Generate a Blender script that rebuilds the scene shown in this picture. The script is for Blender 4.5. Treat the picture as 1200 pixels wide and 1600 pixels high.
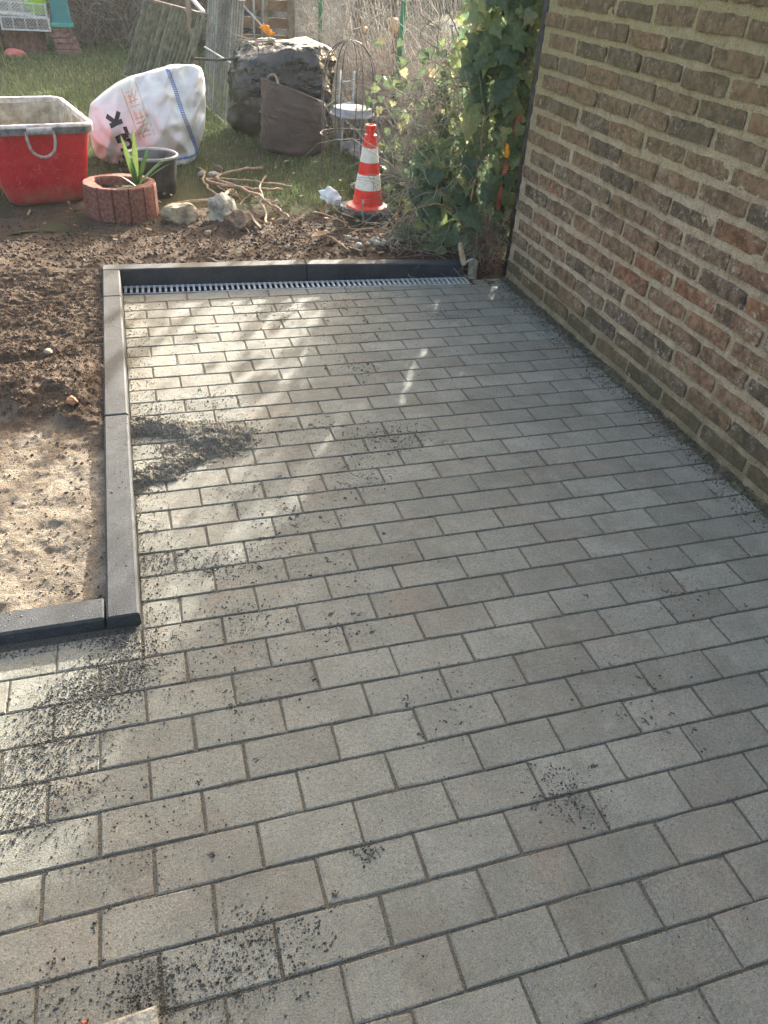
import bpy, math, random
import numpy as np
from mathutils import Vector, Matrix

for o in list(bpy.data.objects):
    bpy.data.objects.remove(o)
SC = bpy.context.scene
COL = SC.collection

# ------------------------------------------------------------------ camera
cam_d = bpy.data.cameras.new('camera')
cam_d.sensor_fit = 'VERTICAL'
cam_d.sensor_height = 36.0
cam_d.sensor_width = 27.0
cam_d.lens = 26.627
cam_d.clip_start = 0.05
cam_d.clip_end = 600
cam = bpy.data.objects.new('camera', cam_d)
COL.objects.link(cam)
RC = ((0.95724, -0.28275, 0.0612), (-0.12231, -0.58726, -0.80011), (0.26217, 0.75841, -0.59673))
CAMP = Vector((-0.285, -0.6816, 1.4664))
M = Matrix((( RC[0][0], -RC[1][0], -RC[2][0], CAMP.x),
            ( RC[0][1], -RC[1][1], -RC[2][1], CAMP.y),
            ( RC[0][2], -RC[1][2], -RC[2][2], CAMP.z),
            (0, 0, 0, 1)))
cam.matrix_world = M
SC.camera = cam

# ------------------------------------------------------------------ light
SUN_AZ = math.radians(31.0)     # from +Y towards +X
SUN_EL = math.radians(17.0)
world = bpy.data.worlds.new('World')
SC.world = world
world.use_nodes = True
wn = world.node_tree.nodes
sky = wn.new('ShaderNodeTexSky')
sky.sky_type = 'NISHITA'
sky.sun_disc = False
sky.sun_elevation = SUN_EL
sky.sun_rotation = SUN_AZ
sky.air_density = 1.0
sky.dust_density = 8.0
sky.ozone_density = 0.0
bg = wn['Background']
bg.inputs[1].default_value = 0.15
world.node_tree.links.new(sky.outputs[0], bg.inputs[0])
sd = bpy.data.lights.new('sun', 'SUN')
sd.energy = 5.0
sd.angle = math.radians(0.55)
sd.color = (1.0, 0.955, 0.87)
sun = bpy.data.objects.new('sun', sd)
COL.objects.link(sun)
to_sun = Vector((math.sin(SUN_AZ) * math.cos(SUN_EL), math.cos(SUN_AZ) * math.cos(SUN_EL), math.sin(SUN_EL)))
sun.rotation_euler = to_sun.to_track_quat('Z', 'Y').to_euler()
sun.location = (6, 10, 6)
SC.view_settings.view_transform = 'Standard'
SC.view_settings.look = 'None'
SC.view_settings.gamma = 1.0
SC.view_settings.use_curve_mapping = False
SC.view_settings.exposure = 2.45
SC.cycles.max_bounces = 6
SC.cycles.transparent_max_bounces = 6

# ------------------------------------------------------------------ helpers
rng = np.random.default_rng(7)
R = random.Random(11)

def _hash(ix, iy, iz, seed):
    h = (ix.astype(np.int64) * 374761393 + iy.astype(np.int64) * 668265263 + iz.astype(np.int64) * 2147483647 + seed * 974711) & 0xFFFFFFFF
    h = ((h ^ (h >> 13)) * 1274126177) & 0xFFFFFFFF
    h = ((h ^ (h >> 16)) * 2246822519) & 0xFFFFFFFF
    return ((h ^ (h >> 15)) & 0xFFFFFF) / float(0xFFFFFF)

def vnoise(x, y, z=None, seed=0):
    x = np.asarray(x, float); y = np.asarray(y, float)
    z = np.zeros_like(x) if z is None else np.asarray(z, float)
    ix, iy, iz = np.floor(x), np.floor(y), np.floor(z)
    fx, fy, fz = x - ix, y - iy, z - iz
    fx = fx * fx * (3 - 2 * fx); fy = fy * fy * (3 - 2 * fy); fz = fz * fz * (3 - 2 * fz)
    r = 0
    for dx in (0, 1):
        for dy in (0, 1):
            for dz in (0, 1):
                w = (fx if dx else 1 - fx) * (fy if dy else 1 - fy) * (fz if dz else 1 - fz)
                r = r + w * _hash(ix + dx, iy + dy, iz + dz, seed)
    return r * 2 - 1

def fbm(x, y, z=None, seed=0, oct=4, gain=.5):
    a, s, f = 1.0, 0.0, 1.0
    for i in range(oct):
        s = s + a * vnoise(np.asarray(x) * f, np.asarray(y) * f, None if z is None else np.asarray(z) * f, seed + i * 17)
        a *= gain; f *= 2.03
    return s

def sstep(a, b, x):
    t = np.clip((np.asarray(x, float) - a) / (b - a), 0, 1)
    return t * t * (3 - 2 * t)

def mesh_np(name, V, F, mat=None, smooth=False):
    """V (n,3); F (m,k) int array of equal-sized faces, or list of lists."""
    me = bpy.data.meshes.new(name)
    if isinstance(F, np.ndarray):
        V = np.asarray(V, np.float32); m, k = F.shape
        me.vertices.add(len(V)); me.vertices.foreach_set('co', V.ravel())
        me.loops.add(m * k); me.loops.foreach_set('vertex_index', F.astype(np.int32).ravel())
        me.polygons.add(m)
        me.polygons.foreach_set('loop_start', np.arange(0, m * k, k, dtype=np.int32))
        me.polygons.foreach_set('loop_total', np.full(m, k, np.int32))
        me.update(calc_edges=True)
    else:
        me.from_pydata([tuple(map(float, v)) for v in V], [], [list(map(int, f)) for f in F])
        me.update()
    me.validate()
    if smooth:
        me.polygons.foreach_set('use_smooth', np.ones(len(me.polygons), bool))
    if mat: me.materials.append(mat)
    return me

def link(name, data, parent=None, loc=None, rot=None, scale=None):
    o = bpy.data.objects.new(name, data)
    COL.objects.link(o)
    if parent is not None: o.parent = parent
    if loc is not None: o.location = loc
    if rot is not None: o.rotation_euler = rot
    if scale is not None: o.scale = scale
    return o

def tag(o, label=None, cat=None, group=None, kind=None):
    if label: o['label'] = label
    if cat: o['category'] = cat
    if group: o['group'] = group
    if kind: o['kind'] = kind
    return o

def thing(name, label, cat, loc=(0, 0, 0), rotz=0, group=None):
    o = link(name, None, loc=loc, rot=(0, 0, rotz))
    o.empty_display_size = .05
    return tag(o, label, cat, group)

class MB:
    """collects verts and faces of one mesh"""
    def __init__(s): s.V = []; s.F = []
    def add(s, V, F):
        b = len(s.V)
        s.V += [tuple(v) for v in V]; s.F += [[i + b for i in f] for f in F]
        return s
    def box(s, c, size, rot=None, bev=0.0):
        x, y, z = [d / 2 for d in size]
        if bev <= 0:
            V = [(-x, -y, -z), (x, -y, -z), (x, y, -z), (-x, y, -z), (-x, -y, z), (x, -y, z), (x, y, z), (-x, y, z)]
            F = [[3, 2, 1, 0], [4, 5, 6, 7], [0, 1, 5, 4], [1, 2, 6, 5], [2, 3, 7, 6], [3, 0, 4, 7]]
        else:
            V = []
            for zz, ins in ((-z, bev), (-z + bev, 0), (z - bev, 0), (z, bev)):
                V += [(-x + ins, -y + ins, zz), (x - ins, -y + ins, zz), (x - ins, y - ins, zz), (-x + ins, y - ins, zz)]
            F = [[3, 2, 1, 0], [12, 13, 14, 15]]
            for k in range(3):
                for i in range(4):
                    j = (i + 1) % 4
                    F.append([k * 4 + i, k * 4 + j, k * 4 + 4 + j, k * 4 + 4 + i])
        m = rot.to_matrix() if rot is not None and not isinstance(rot, Matrix) else rot
        out = []
        for v in V:
            w = Vector(v)
            if m is not None: w = m @ w
            out.append((w.x + c[0], w.y + c[1], w.z + c[2]))
        return s.add(out, F)
    def bar(s, a, b, w, h=None, bev=0.0, up=(0, 0, 1)):
        a, b = Vector(a), Vector(b); d = b - a; L = d.length; d.normalize()
        u = Vector(up)
        if abs(d.dot(u)) > .98: u = Vector((1, 0, 0))
        sx = d.cross(u).normalized(); uz = sx.cross(d).normalized()
        m = Matrix((sx, d, uz)).transposed()
        return s.box((a + b) / 2, (w, L, h or w), m, bev)
    def tube(s, pts, r, n=6, cap=True):
        pts = [Vector(p) for p in pts]; k = len(pts)
        rs = r if hasattr(r, '__len__') else [r] * k
        V, F = [], []
        prev = None
        for i, p in enumerate(pts):
            d = (pts[min(i + 1, k - 1)] - pts[max(i - 1, 0)])
            d = d.normalized() if d.length > 1e-9 else Vector((0, 0, 1))
            if prev is None:
                ref = Vector((0, 0, 1)) if abs(d.z) < .9 else Vector((1, 0, 0))
                a = d.cross(ref).normalized()
            else:
                a = (prev - d * prev.dot(d))
                a = a.normalized() if a.length > 1e-6 else d.orthogonal().normalized()
            prev = a; b = d.cross(a)
            for j in range(n):
                t = 2 * math.pi * j / n
                V.append(p + a * (math.cos(t) * rs[i]) + b * (math.sin(t) * rs[i]))
        for i in range(k - 1):
            for j in range(n):
                jj = (j + 1) % n
                F.append([i * n + j, i * n + jj, (i + 1) * n + jj, (i + 1) * n + j])
        if cap:
            F.append(list(range(n))[::-1]); F.append([(k - 1) * n + j for j in range(n)])
        return s.add(V, F)
    def lathe(s, prof, n=32, c=(0, 0, 0), cap0=False, cap1=False):
        V, F = [], []
        for r, z in prof:
            for j in range(n):
                t = 2 * math.pi * j / n
                V.append((c[0] + r * math.cos(t), c[1] + r * math.sin(t), c[2] + z))
        for i in range(len(prof) - 1):
            for j in range(n):
                jj = (j + 1) % n
                F.append([i * n + j, i * n + jj, (i + 1) * n + jj, (i + 1) * n + j])
        if cap0: F.append(list(range(n))[::-1])
        if cap1: F.append([(len(prof) - 1) * n + j for j in range(n)])
        return s.add(V, F)
    def mesh(s, name, mat, smooth=False, angle=None):
        me = mesh_np(name, s.V, s.F, mat, smooth)
        if angle is not None:
            me.polygons.foreach_set('use_smooth', np.ones(len(me.polygons), bool))
            try: me.set_sharp_from_angle(angle=math.radians(angle))
            except Exception: pass
        return me
    def obj(s, name, mat, parent=None, smooth=False, angle=None, **k):
        return link(name, s.mesh(name, mat, smooth, angle), parent, **k)

def grid_mesh(name, X, Y, Z, mat, smooth=True):
    ny, nx = X.shape
    V = np.stack([X, Y, Z], -1).reshape(-1, 3)
    i = np.arange(ny * nx).reshape(ny, nx)
    F = np.stack([i[:-1, :-1], i[:-1, 1:], i[1:, 1:], i[1:, :-1]], -1).reshape(-1, 4)
    return mesh_np(name, V, F, mat, smooth)

def grains(P, S, mat, name, flat=.7, seed=1):
    """many little irregular octahedra in one mesh; P (n,3) centres, S (n,) radii"""
    g = np.random.default_rng(seed); n = len(P)
    base = np.array([(1, 0, 0), (0, 1, 0), (-1, 0, 0), (0, -1, 0), (0, 0, 1), (0, 0, -1)], float)
    ang = g.uniform(0, 6.28, n); ca, sa = np.cos(ang), np.sin(ang)
    V = base[None] * g.uniform(.6, 1.35, (n, 6, 1)) * S[:, None, None]
    V[:, :, 2] *= flat
    x = V[:, :, 0] * ca[:, None] - V[:, :, 1] * sa[:, None]
    y = V[:, :, 0] * sa[:, None] + V[:, :, 1] * ca[:, None]
    t = g.normal(0, .35, (n, 1))
    z = V[:, :, 2] + x * t
    V = np.stack([x, y, z], -1) + P[:, None, :]
    tri = np.array([(0, 1, 4), (1, 2, 4), (2, 3, 4), (3, 0, 4), (1, 0, 5), (2, 1, 5), (3, 2, 5), (0, 3, 5)])
    F = (tri[None] + (np.arange(n) * 6)[:, None, None]).reshape(-1, 3)
    return mesh_np(name, V.reshape(-1, 3), F, mat)

def twigs(n, start, direction, length, r0, mat, name, seg=6, wob=.25, seed=3, grav=0.0, sides=3, only=False):
    """bundle of n wandering tapered twigs as one mesh; start/direction functions give arrays"""
    g = np.random.default_rng(seed)
    P = start(g, n); D = direction(g, n, P); D /= np.linalg.norm(D, axis=1)[:, None]
    L = length(g, n); r = r0(g, n)
    pts = [P]
    for k in range(seg):
        D = D + g.normal(0, wob, (n, 3)); D[:, 2] -= grav
        D /= np.linalg.norm(D, axis=1)[:, None]
        P = P + D * (L / seg)[:, None]
        P[:, 2] = np.maximum(P[:, 2], .02)
        pts.append(P)
    pts = np.stack(pts, 1)
    if only: return pts
    T = np.gradient(pts, axis=1); T /= np.linalg.norm(T, axis=2)[:, :, None] + 1e-9
    ref = np.array([.31, .52, .79])
    A = np.cross(T, ref); A /= np.linalg.norm(A, axis=2)[:, :, None] + 1e-9
    B = np.cross(T, A)
    rad = r[:, None] * np.linspace(1, .35, seg + 1)[None]
    ring = []
    for j in range(sides):
        t = 2 * math.pi * j / sides
        ring.append(pts + (A * math.cos(t) + B * math.sin(t)) * rad[:, :, None])
    V = np.stack(ring, 2).reshape(-1, 3)          # n, seg+1, sides
    per = (seg + 1) * sides
    f = []
    for k in range(seg):
        for j in range(sides):
            jj = (j + 1) % sides
            f.append((k * sides + j, k * sides + jj, (k + 1) * sides + jj, (k + 1) * sides + j))
    F = (np.array(f)[None] + (np.arange(n) * per)[:, None, None]).reshape(-1, 4)
    return mesh_np(name, V, F, mat, True)

# ------------------------------------------------------------------ materials
class NT:
    def __init__(s, name, gain=1.0):
        s.gain = gain
        s.m = bpy.data.materials.new(name); s.m.use_nodes = True
        s.t = s.m.node_tree; s.b = s.t.nodes['Principled BSDF']; s.out = s.t.nodes['Material Output']
    def n(s, typ, **kw):
        nd = s.t.nodes.new('ShaderNode' + typ)
        for k, v in kw.items(): setattr(nd, k, v)
        return nd
    def l(s, a, b): s.t.links.new(a, b); return s
    def pos(s): return s.n('NewGeometry').outputs['Position']
    def objc(s): return s.n('TexCoord').outputs['Object']
    def orand(s): return s.n('ObjectInfo').outputs['Random']
    def irand(s): return s.n('NewGeometry').outputs['Random Per Island']
    def noise(s, vec, scale, detail=5, rough=.6, dist=0, gain=None):
        nd = s.n('TexNoise'); nd.inputs['Scale'].default_value = scale; nd.inputs['Detail'].default_value = detail
        nd.inputs['Roughness'].default_value = rough; nd.inputs['Distortion'].default_value = dist
        if vec is not None: s.l(vec, nd.inputs['Vector'])
        gain = s.gain if gain is None else gain
        if gain == 1.0: return nd.outputs['Fac']
        v = s.math('MULTIPLY_ADD', nd.outputs['Fac'], gain, True); s.t.nodes[-1].inputs[2].default_value = .5 - .5 * gain
        return v
    def voro(s, vec, scale):
        nd = s.n('TexVoronoi'); nd.inputs['Scale'].default_value = scale
        s.l(vec, nd.inputs['Vector']); return nd.outputs['Distance']
    def ramp(s, fac, stops):
        nd = s.n('ValToRGB'); cr = nd.color_ramp
        while len(cr.elements) < len(stops): cr.elements.new(.5)
        for e, (p, c) in zip(cr.elements, stops):
            e.position = p; e.color = (*c, 1) if hasattr(c, '__len__') else (c, c, c, 1)
        s.l(fac, nd.inputs[0]); return nd.outputs[0]
    def mix(s, fac, a, b, mode='MIX'):
        nd = s.n('Mix', data_type='RGBA', blend_type=mode)
        for sock, v in ((nd.inputs[0], fac), (nd.inputs[6], a), (nd.inputs[7], b)):
            if hasattr(v, 'is_linked'): s.l(v, sock)
            else: sock.default_value = v if not hasattr(v, '__len__') else (*v, 1)
        return nd.outputs[2]
    def math(s, op, a, b=0.0, clamp=False):
        nd = s.n('Math', operation=op, use_clamp=clamp)
        for sock, v in ((nd.inputs[0], a), (nd.inputs[1], b)):
            if hasattr(v, 'is_linked'): s.l(v, sock)
            else: sock.default_value = v
        return nd.outputs[0]
    def xyz(s, vec):
        nd = s.n('SeparateXYZ'); s.l(vec, nd.inputs[0]); return nd.outputs
    def bump(s, h, dist=.002, strength=1.0):
        nd = s.n('Bump'); nd.inputs['Distance'].default_value = dist; nd.inputs['Strength'].default_value = strength
        s.l(h, nd.inputs['Height']); s.l(nd.outputs[0], s.b.inputs['Normal']); return s
    def done(s, col=None, rough=.8, spec=.3):
        if col is not None:
            if hasattr(col, 'is_linked'): s.l(col, s.b.inputs['Base Color'])
            else: s.b.inputs['Base Color'].default_value = (*col, 1)
        if hasattr(rough, 'is_linked'): s.l(rough, s.b.inputs['Roughness'])
        else: s.b.inputs['Roughness'].default_value = rough
        s.b.inputs['Specular IOR Level'].default_value = spec
        return s.m
    def vary(s, col, fac, lo=.8, hi=1.2):
        """multiply brightness by a random number"""
        v = s.math('MULTIPLY_ADD', fac, hi - lo); s.t.nodes[-1].inputs[2].default_value = lo
        nd = s.n('HueSaturation'); s.l(v, nd.inputs['Value']); s.l(col, nd.inputs['Color'])
        return nd.outputs[0]

def simple(name, c1, c2, scale=8, rough=.7, bump=0, bscale=60, spec=.3, coord='P', rnd=None, detail=6, metal=0, trans=0):
    k = NT(name, 1.5)
    v = k.pos() if coord == 'P' else k.objc()
    c = k.ramp(k.noise(v, scale, detail), [(.3, c1), (.7, c2)])
    if rnd == 'o': c = k.vary(c, k.orand(), .7, 1.3)
    if rnd == 'i': c = k.vary(c, k.irand(), .6, 1.4)
    if bump: k.bump(k.noise(v, bscale, 4), bump)
    m = k.done(c, rough, spec)
    k.b.inputs['Metallic'].default_value = metal
    if trans:
        tr = k.n('BsdfTranslucent'); k.l(c, tr.inputs[0])
        ms = k.n('MixShader'); ms.inputs[0].default_value = trans
        k.l(k.b.outputs[0], ms.inputs[1]); k.l(tr.outputs[0], ms.inputs[2]); k.l(ms.outputs[0], k.out.inputs[0])
    return m

def m_paver():
    k = NT('concrete_paver')
    p = k.pos(); r = k.orand()
    base = k.ramp(k.noise(p, 9, 5, .65), [(.3, (.200, .200, .168)), (.7, (.268, .266, .228))])
    c = k.vary(base, r, .84, 1.12)
    warm = k.ramp(k.noise(p, 4.3, 5, .65, .6), [(.50, 0.0), (.70, .5)])
    c = k.mix(warm, c, (.235, .182, .138))
    cool = k.ramp(k.noise(p, 2.7, 6, .65, .3), [(.50, 0.0), (.68, .5)])
    c = k.mix(cool, c, (.185, .192, .166))
    fine = k.ramp(k.noise(p, 330, 3, .7), [(.35, .66), (.65, 1.2)])
    c = k.mix(1.0, c, fine, 'MULTIPLY')
    mid = k.ramp(k.noise(p, 110, 5, .75), [(.32, .78), (.66, 1.14)])
    c = k.mix(1.0, c, mid, 'MULTIPLY')
    spots = k.ramp(k.noise(p, 130, 3, .6), [(.60, 0.0), (.68, .65)])
    c = k.mix(spots, c, (.078, .072, .058))
    dust = k.ramp(k.noise(p, 3.4, 9, .82), [(.50, 0.0), (.70, .6)])
    c = k.mix(dust, c, (.115, .107, .083))
    pale = k.ramp(k.noise(p, 13, 6, .7), [(.58, 0.0), (.75, .4)])
    c = k.mix(pale, c, (.335, .325, .28))
    scr = k.ramp(k.noise(p, 55, 8, .8, 1.5), [(.66, 0.0), (.73, .35)])
    c = k.mix(scr, c, (.39, .38, .34))
    h = k.math('ADD', k.noise(p, 260, 5, .75), k.math('MULTIPLY', k.noise(p, 28, 3), 1.4))
    k.bump(h, .003)
    return k.done(c, .85, .3)

def m_brick():
    k = NT('weathered_brick', 1.75)
    p = k.pos(); r = k.orand(); X = k.xyz(p)
    base = k.ramp(r, [(0.0, (.17, .13, .096)), (.3, (.26, .178, .12)), (.55, (.32, .205, .128)), (.8, (.36, .212, .128)), (1.0, (.25, .188, .135))])
    blot = k.ramp(k.noise(p, 26, 8, .75), [(.28, .55), (.72, 1.5)])
    c = k.mix(1.0, base, blot, 'MULTIPLY')
    redz = k.ramp(X[2], [(.25, 0.0), (.45, .8), (.75, .55), (.95, 0.0)])
    sel = k.ramp(k.math('FRACT', k.math('MULTIPLY', r, 7.31)), [(.76, 0.0), (.9, .85)])
    c = k.mix(k.math('MULTIPLY', redz, sel), c, k.mix(1.0, (.40, .175, .095), blot, 'MULTIPLY'))
    char = k.ramp(k.noise(p, 9, 6, .7), [(.55, 0.0), (.70, .6)])
    c = k.mix(char, c, (.095, .078, .06))
    # lime smears from the joints and pale salts
    smear = k.ramp(k.noise(p, 19, 9, .8, .5), [(.57, 0.0), (.68, .65)])
    c = k.mix(smear, c, (.50, .41, .27))
    salt = k.ramp(k.noise(p, 48, 8, .8, .3), [(.60, 0.0), (.68, .8)])
    saltz = k.ramp(k.noise(p, 4, 3), [(.42, 0.0), (.58, 1.0)])
    c = k.mix(k.math('MULTIPLY', salt, saltz), c, (.66, .62, .52))
    alg = k.ramp(k.math('ADD', k.math('ADD', k.math('MULTIPLY', X[2], .6), k.math('MULTIPLY', X[1], .13)), k.math('MULTIPLY', k.noise(p, 5, 5), .2)), [(.72, 0.0), (1.0, .32)])
    c = k.mix(alg, c, (.30, .25, .12))
    foot = k.ramp(k.math('ADD', X[2], k.math('MULTIPLY', k.noise(p, 9, 5), .25)), [(.20, .7), (.36, 0.0)])
    c = k.mix(foot, c, (.13, .118, .07))
    h = k.math('ADD', k.noise(p, 190, 6, .8), k.math('MULTIPLY', k.noise(p, 36, 5, .7), 2.0))
    k.bump(h, .007)
    return k.done(c, .92, .18)

def m_mortar():
    k = NT('lime_mortar', 1.6)
    p = k.pos(); X = k.xyz(p)
    c = k.ramp(k.noise(p, 22, 8, .75), [(.25, (.44, .325, .205)), (.5, (.67, .535, .37)), (.75, (.76, .64, .47))])
    alg = k.ramp(k.math('MULTIPLY', k.math('ADD', k.math('ADD', k.math('MULTIPLY', X[2], .6), k.math('MULTIPLY', X[1], .13)), k.math('MULTIPLY', k.noise(p, 5, 6, .7), .5)), .7), [(.62, 0.0), (.95, .75)])
    c = k.mix(alg, c, (.52, .46, .22))
    foot = k.ramp(k.math('ADD', X[2], k.math('MULTIPLY', k.noise(p, 9, 5), .3)), [(.14, .75), (.42, 0.0)])
    c = k.mix(foot, c, (.22, .19, .11))
    g = k.ramp(k.noise(p, 260, 3, .7), [(.35, .72), (.6, 1.12)])
    c = k.mix(1.0, c, g, 'MULTIPLY')
    dk = k.ramp(k.noise(p, 60, 5, .7), [(.66, 0.0), (.74, .6)])
    c = k.mix(dk, c, (.12, .09, .06))
    k.bump(k.math('ADD', k.noise(p, 240, 6, .8), k.math('MULTIPLY', k.noise(p, 45, 5), 1.6)), .008)
    return k.done(c, .95, .15)

def m_soil(tan=True):
    k = NT('garden_soil' if tan else 'dark_soil', 1.3)
    p = k.pos(); X = k.xyz(p)
    br = k.ramp(k.noise(p, 30, 8, .7), [(.25, (.055, .038, .027)), (.75, (.125, .09, .064))])
    if tan:
        sand = k.ramp(k.noise(p, 14, 9, .8), [(.25, (.105, .084, .063)), (.5, (.20, .168, .13)), (.75, (.31, .272, .22))])
        e = k.math('ADD', X[1], k.math('MULTIPLY', k.noise(p, 5, 5, .6), .7))
        e = k.math('ADD', e, k.math('MULTIPLY', X[0], .35))
        f = k.ramp(k.math('MULTIPLY', e, .5), [(.975, 1.0), (1.0, 0.0)])
        # ramp clamps at 1, so shift the edge into range
        f = k.ramp(k.math('SUBTRACT', e, 1.2), [(.55, 1.0), (.78, 0.0)])
        c = k.mix(f, br, sand)
    else:
        c = br
    g = k.ramp(k.noise(p, 240, 3, .7), [(.35, .7), (.65, 1.25)])
    c = k.mix(1.0, c, g, 'MULTIPLY')
    k.bump(k.math('ADD', k.noise(p, 190, 5, .75), k.noise(p, 60, 4)), .006)
    return k.done(c, .95, .12)

def m_lawn():
    k = NT('lawn_soil'); p = k.pos()
    c = k.ramp(k.noise(p, 3.5, 7, .7), [(.3, (.05, .038, .026)), (.55, (.06, .062, .03)), (.75, (.075, .095, .04))])
    k.bump(k.noise(p, 70, 5, .7), .01)
    return k.done(c, .95, .1)

def m_leaf(name, stops, rnd='i', trans=.5, rough=.5):
    k = NT(name)
    r = k.irand() if rnd == 'i' else k.orand()
    c = k.ramp(r, stops)
    c = k.mix(1.0, c, k.ramp(k.noise(k.pos(), 60, 3), [(.3, .8), (.7, 1.2)]), 'MULTIPLY')
    k.done(c, rough, .4)
    tr = k.n('BsdfTranslucent'); k.l(c, tr.inputs[0])
    ms = k.n('MixShader'); ms.inputs[0].default_value = trans
    k.l(k.b.outputs[0], ms.inputs[1]); k.l(tr.outputs[0], ms.inputs[2]); k.l(ms.outputs[0], k.out.inputs[0])
    return k.m

def m_tub():
    k = NT('red_tub_plastic', 1.4); p = k.pos()
    c = k.ramp(k.noise(p, 9, 5), [(.3, (.44, .010, .022)), (.7, (.58, .022, .036))])
    s1 = k.ramp(k.noise(p, 30, 8, .8, 1.2), [(.60, 0.0), (.70, .6)])
    low = k.ramp(k.xyz(p)[2], [(0.03, 1.0), (.40, .5)])
    c = k.mix(k.math('MULTIPLY', s1, low), c, (.55, .42, .34))
    mud = k.ramp(k.math('ADD', k.xyz(p)[2], k.math('MULTIPLY', k.noise(p, 11, 6), .25)), [(.13, .75), (.27, 0.0)])
    c = k.mix(mud, c, (.34, .16, .11))
    k.bump(k.noise(p, 40, 4), .002)
    return k.done(c, .42, .4)

def m_kerb():
    k = NT('anthracite_concrete', 1.3); p = k.pos()
    c = k.ramp(k.noise(p, 9, 6, .7), [(.3, (.029, .033, .037)), (.7, (.052, .057, .062))])
    sc = k.ramp(k.noise(p, 34, 8, .8, .6), [(.64, 0.0), (.75, .35)])
    c = k.mix(sc, c, (.22, .21, .2))
    sp = k.ramp(k.noise(p, 330, 2), [(.70, 0.0), (.74, .6)])
    c = k.mix(sp, c, (.3, .29, .27))
    k.bump(k.noise(p, 350, 4, .7), .0014)
    st = k.ramp(k.noise(p, 5, 8, .8), [(.54, 0.0), (.72, .25)])
    c = k.mix(st, c, (.12, .108, .09))
    return k.done(c, .72, .22)

def m_sheet(name, c1, c2, rough, spec, s1, dist):
    k = NT(name); p = k.pos()
    c = k.ramp(k.noise(p, 6, 4), [(.35, c1), (.65, c2)])
    mp = k.n('Mapping'); mp.inputs['Scale'].default_value = (1, 1, 1.7); mp.inputs['Rotation'].default_value = (.2, .5, 0); k.l(p, mp.inputs['Vector'])
    v = mp.outputs[0]
    a = k.math('ABSOLUTE', k.math('SUBTRACT', k.noise(v, s1, 3, .5, 1.2), .5))
    b = k.math('ABSOLUTE', k.math('SUBTRACT', k.noise(v, s1 * 2.6, 2, .5, 1.5), .5))
    h = k.math('ADD', k.math('MULTIPLY', a, -2.2), k.math('MULTIPLY', b, -.8))
    k.bump(h, dist)
    return k.done(c, rough, spec)

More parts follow.
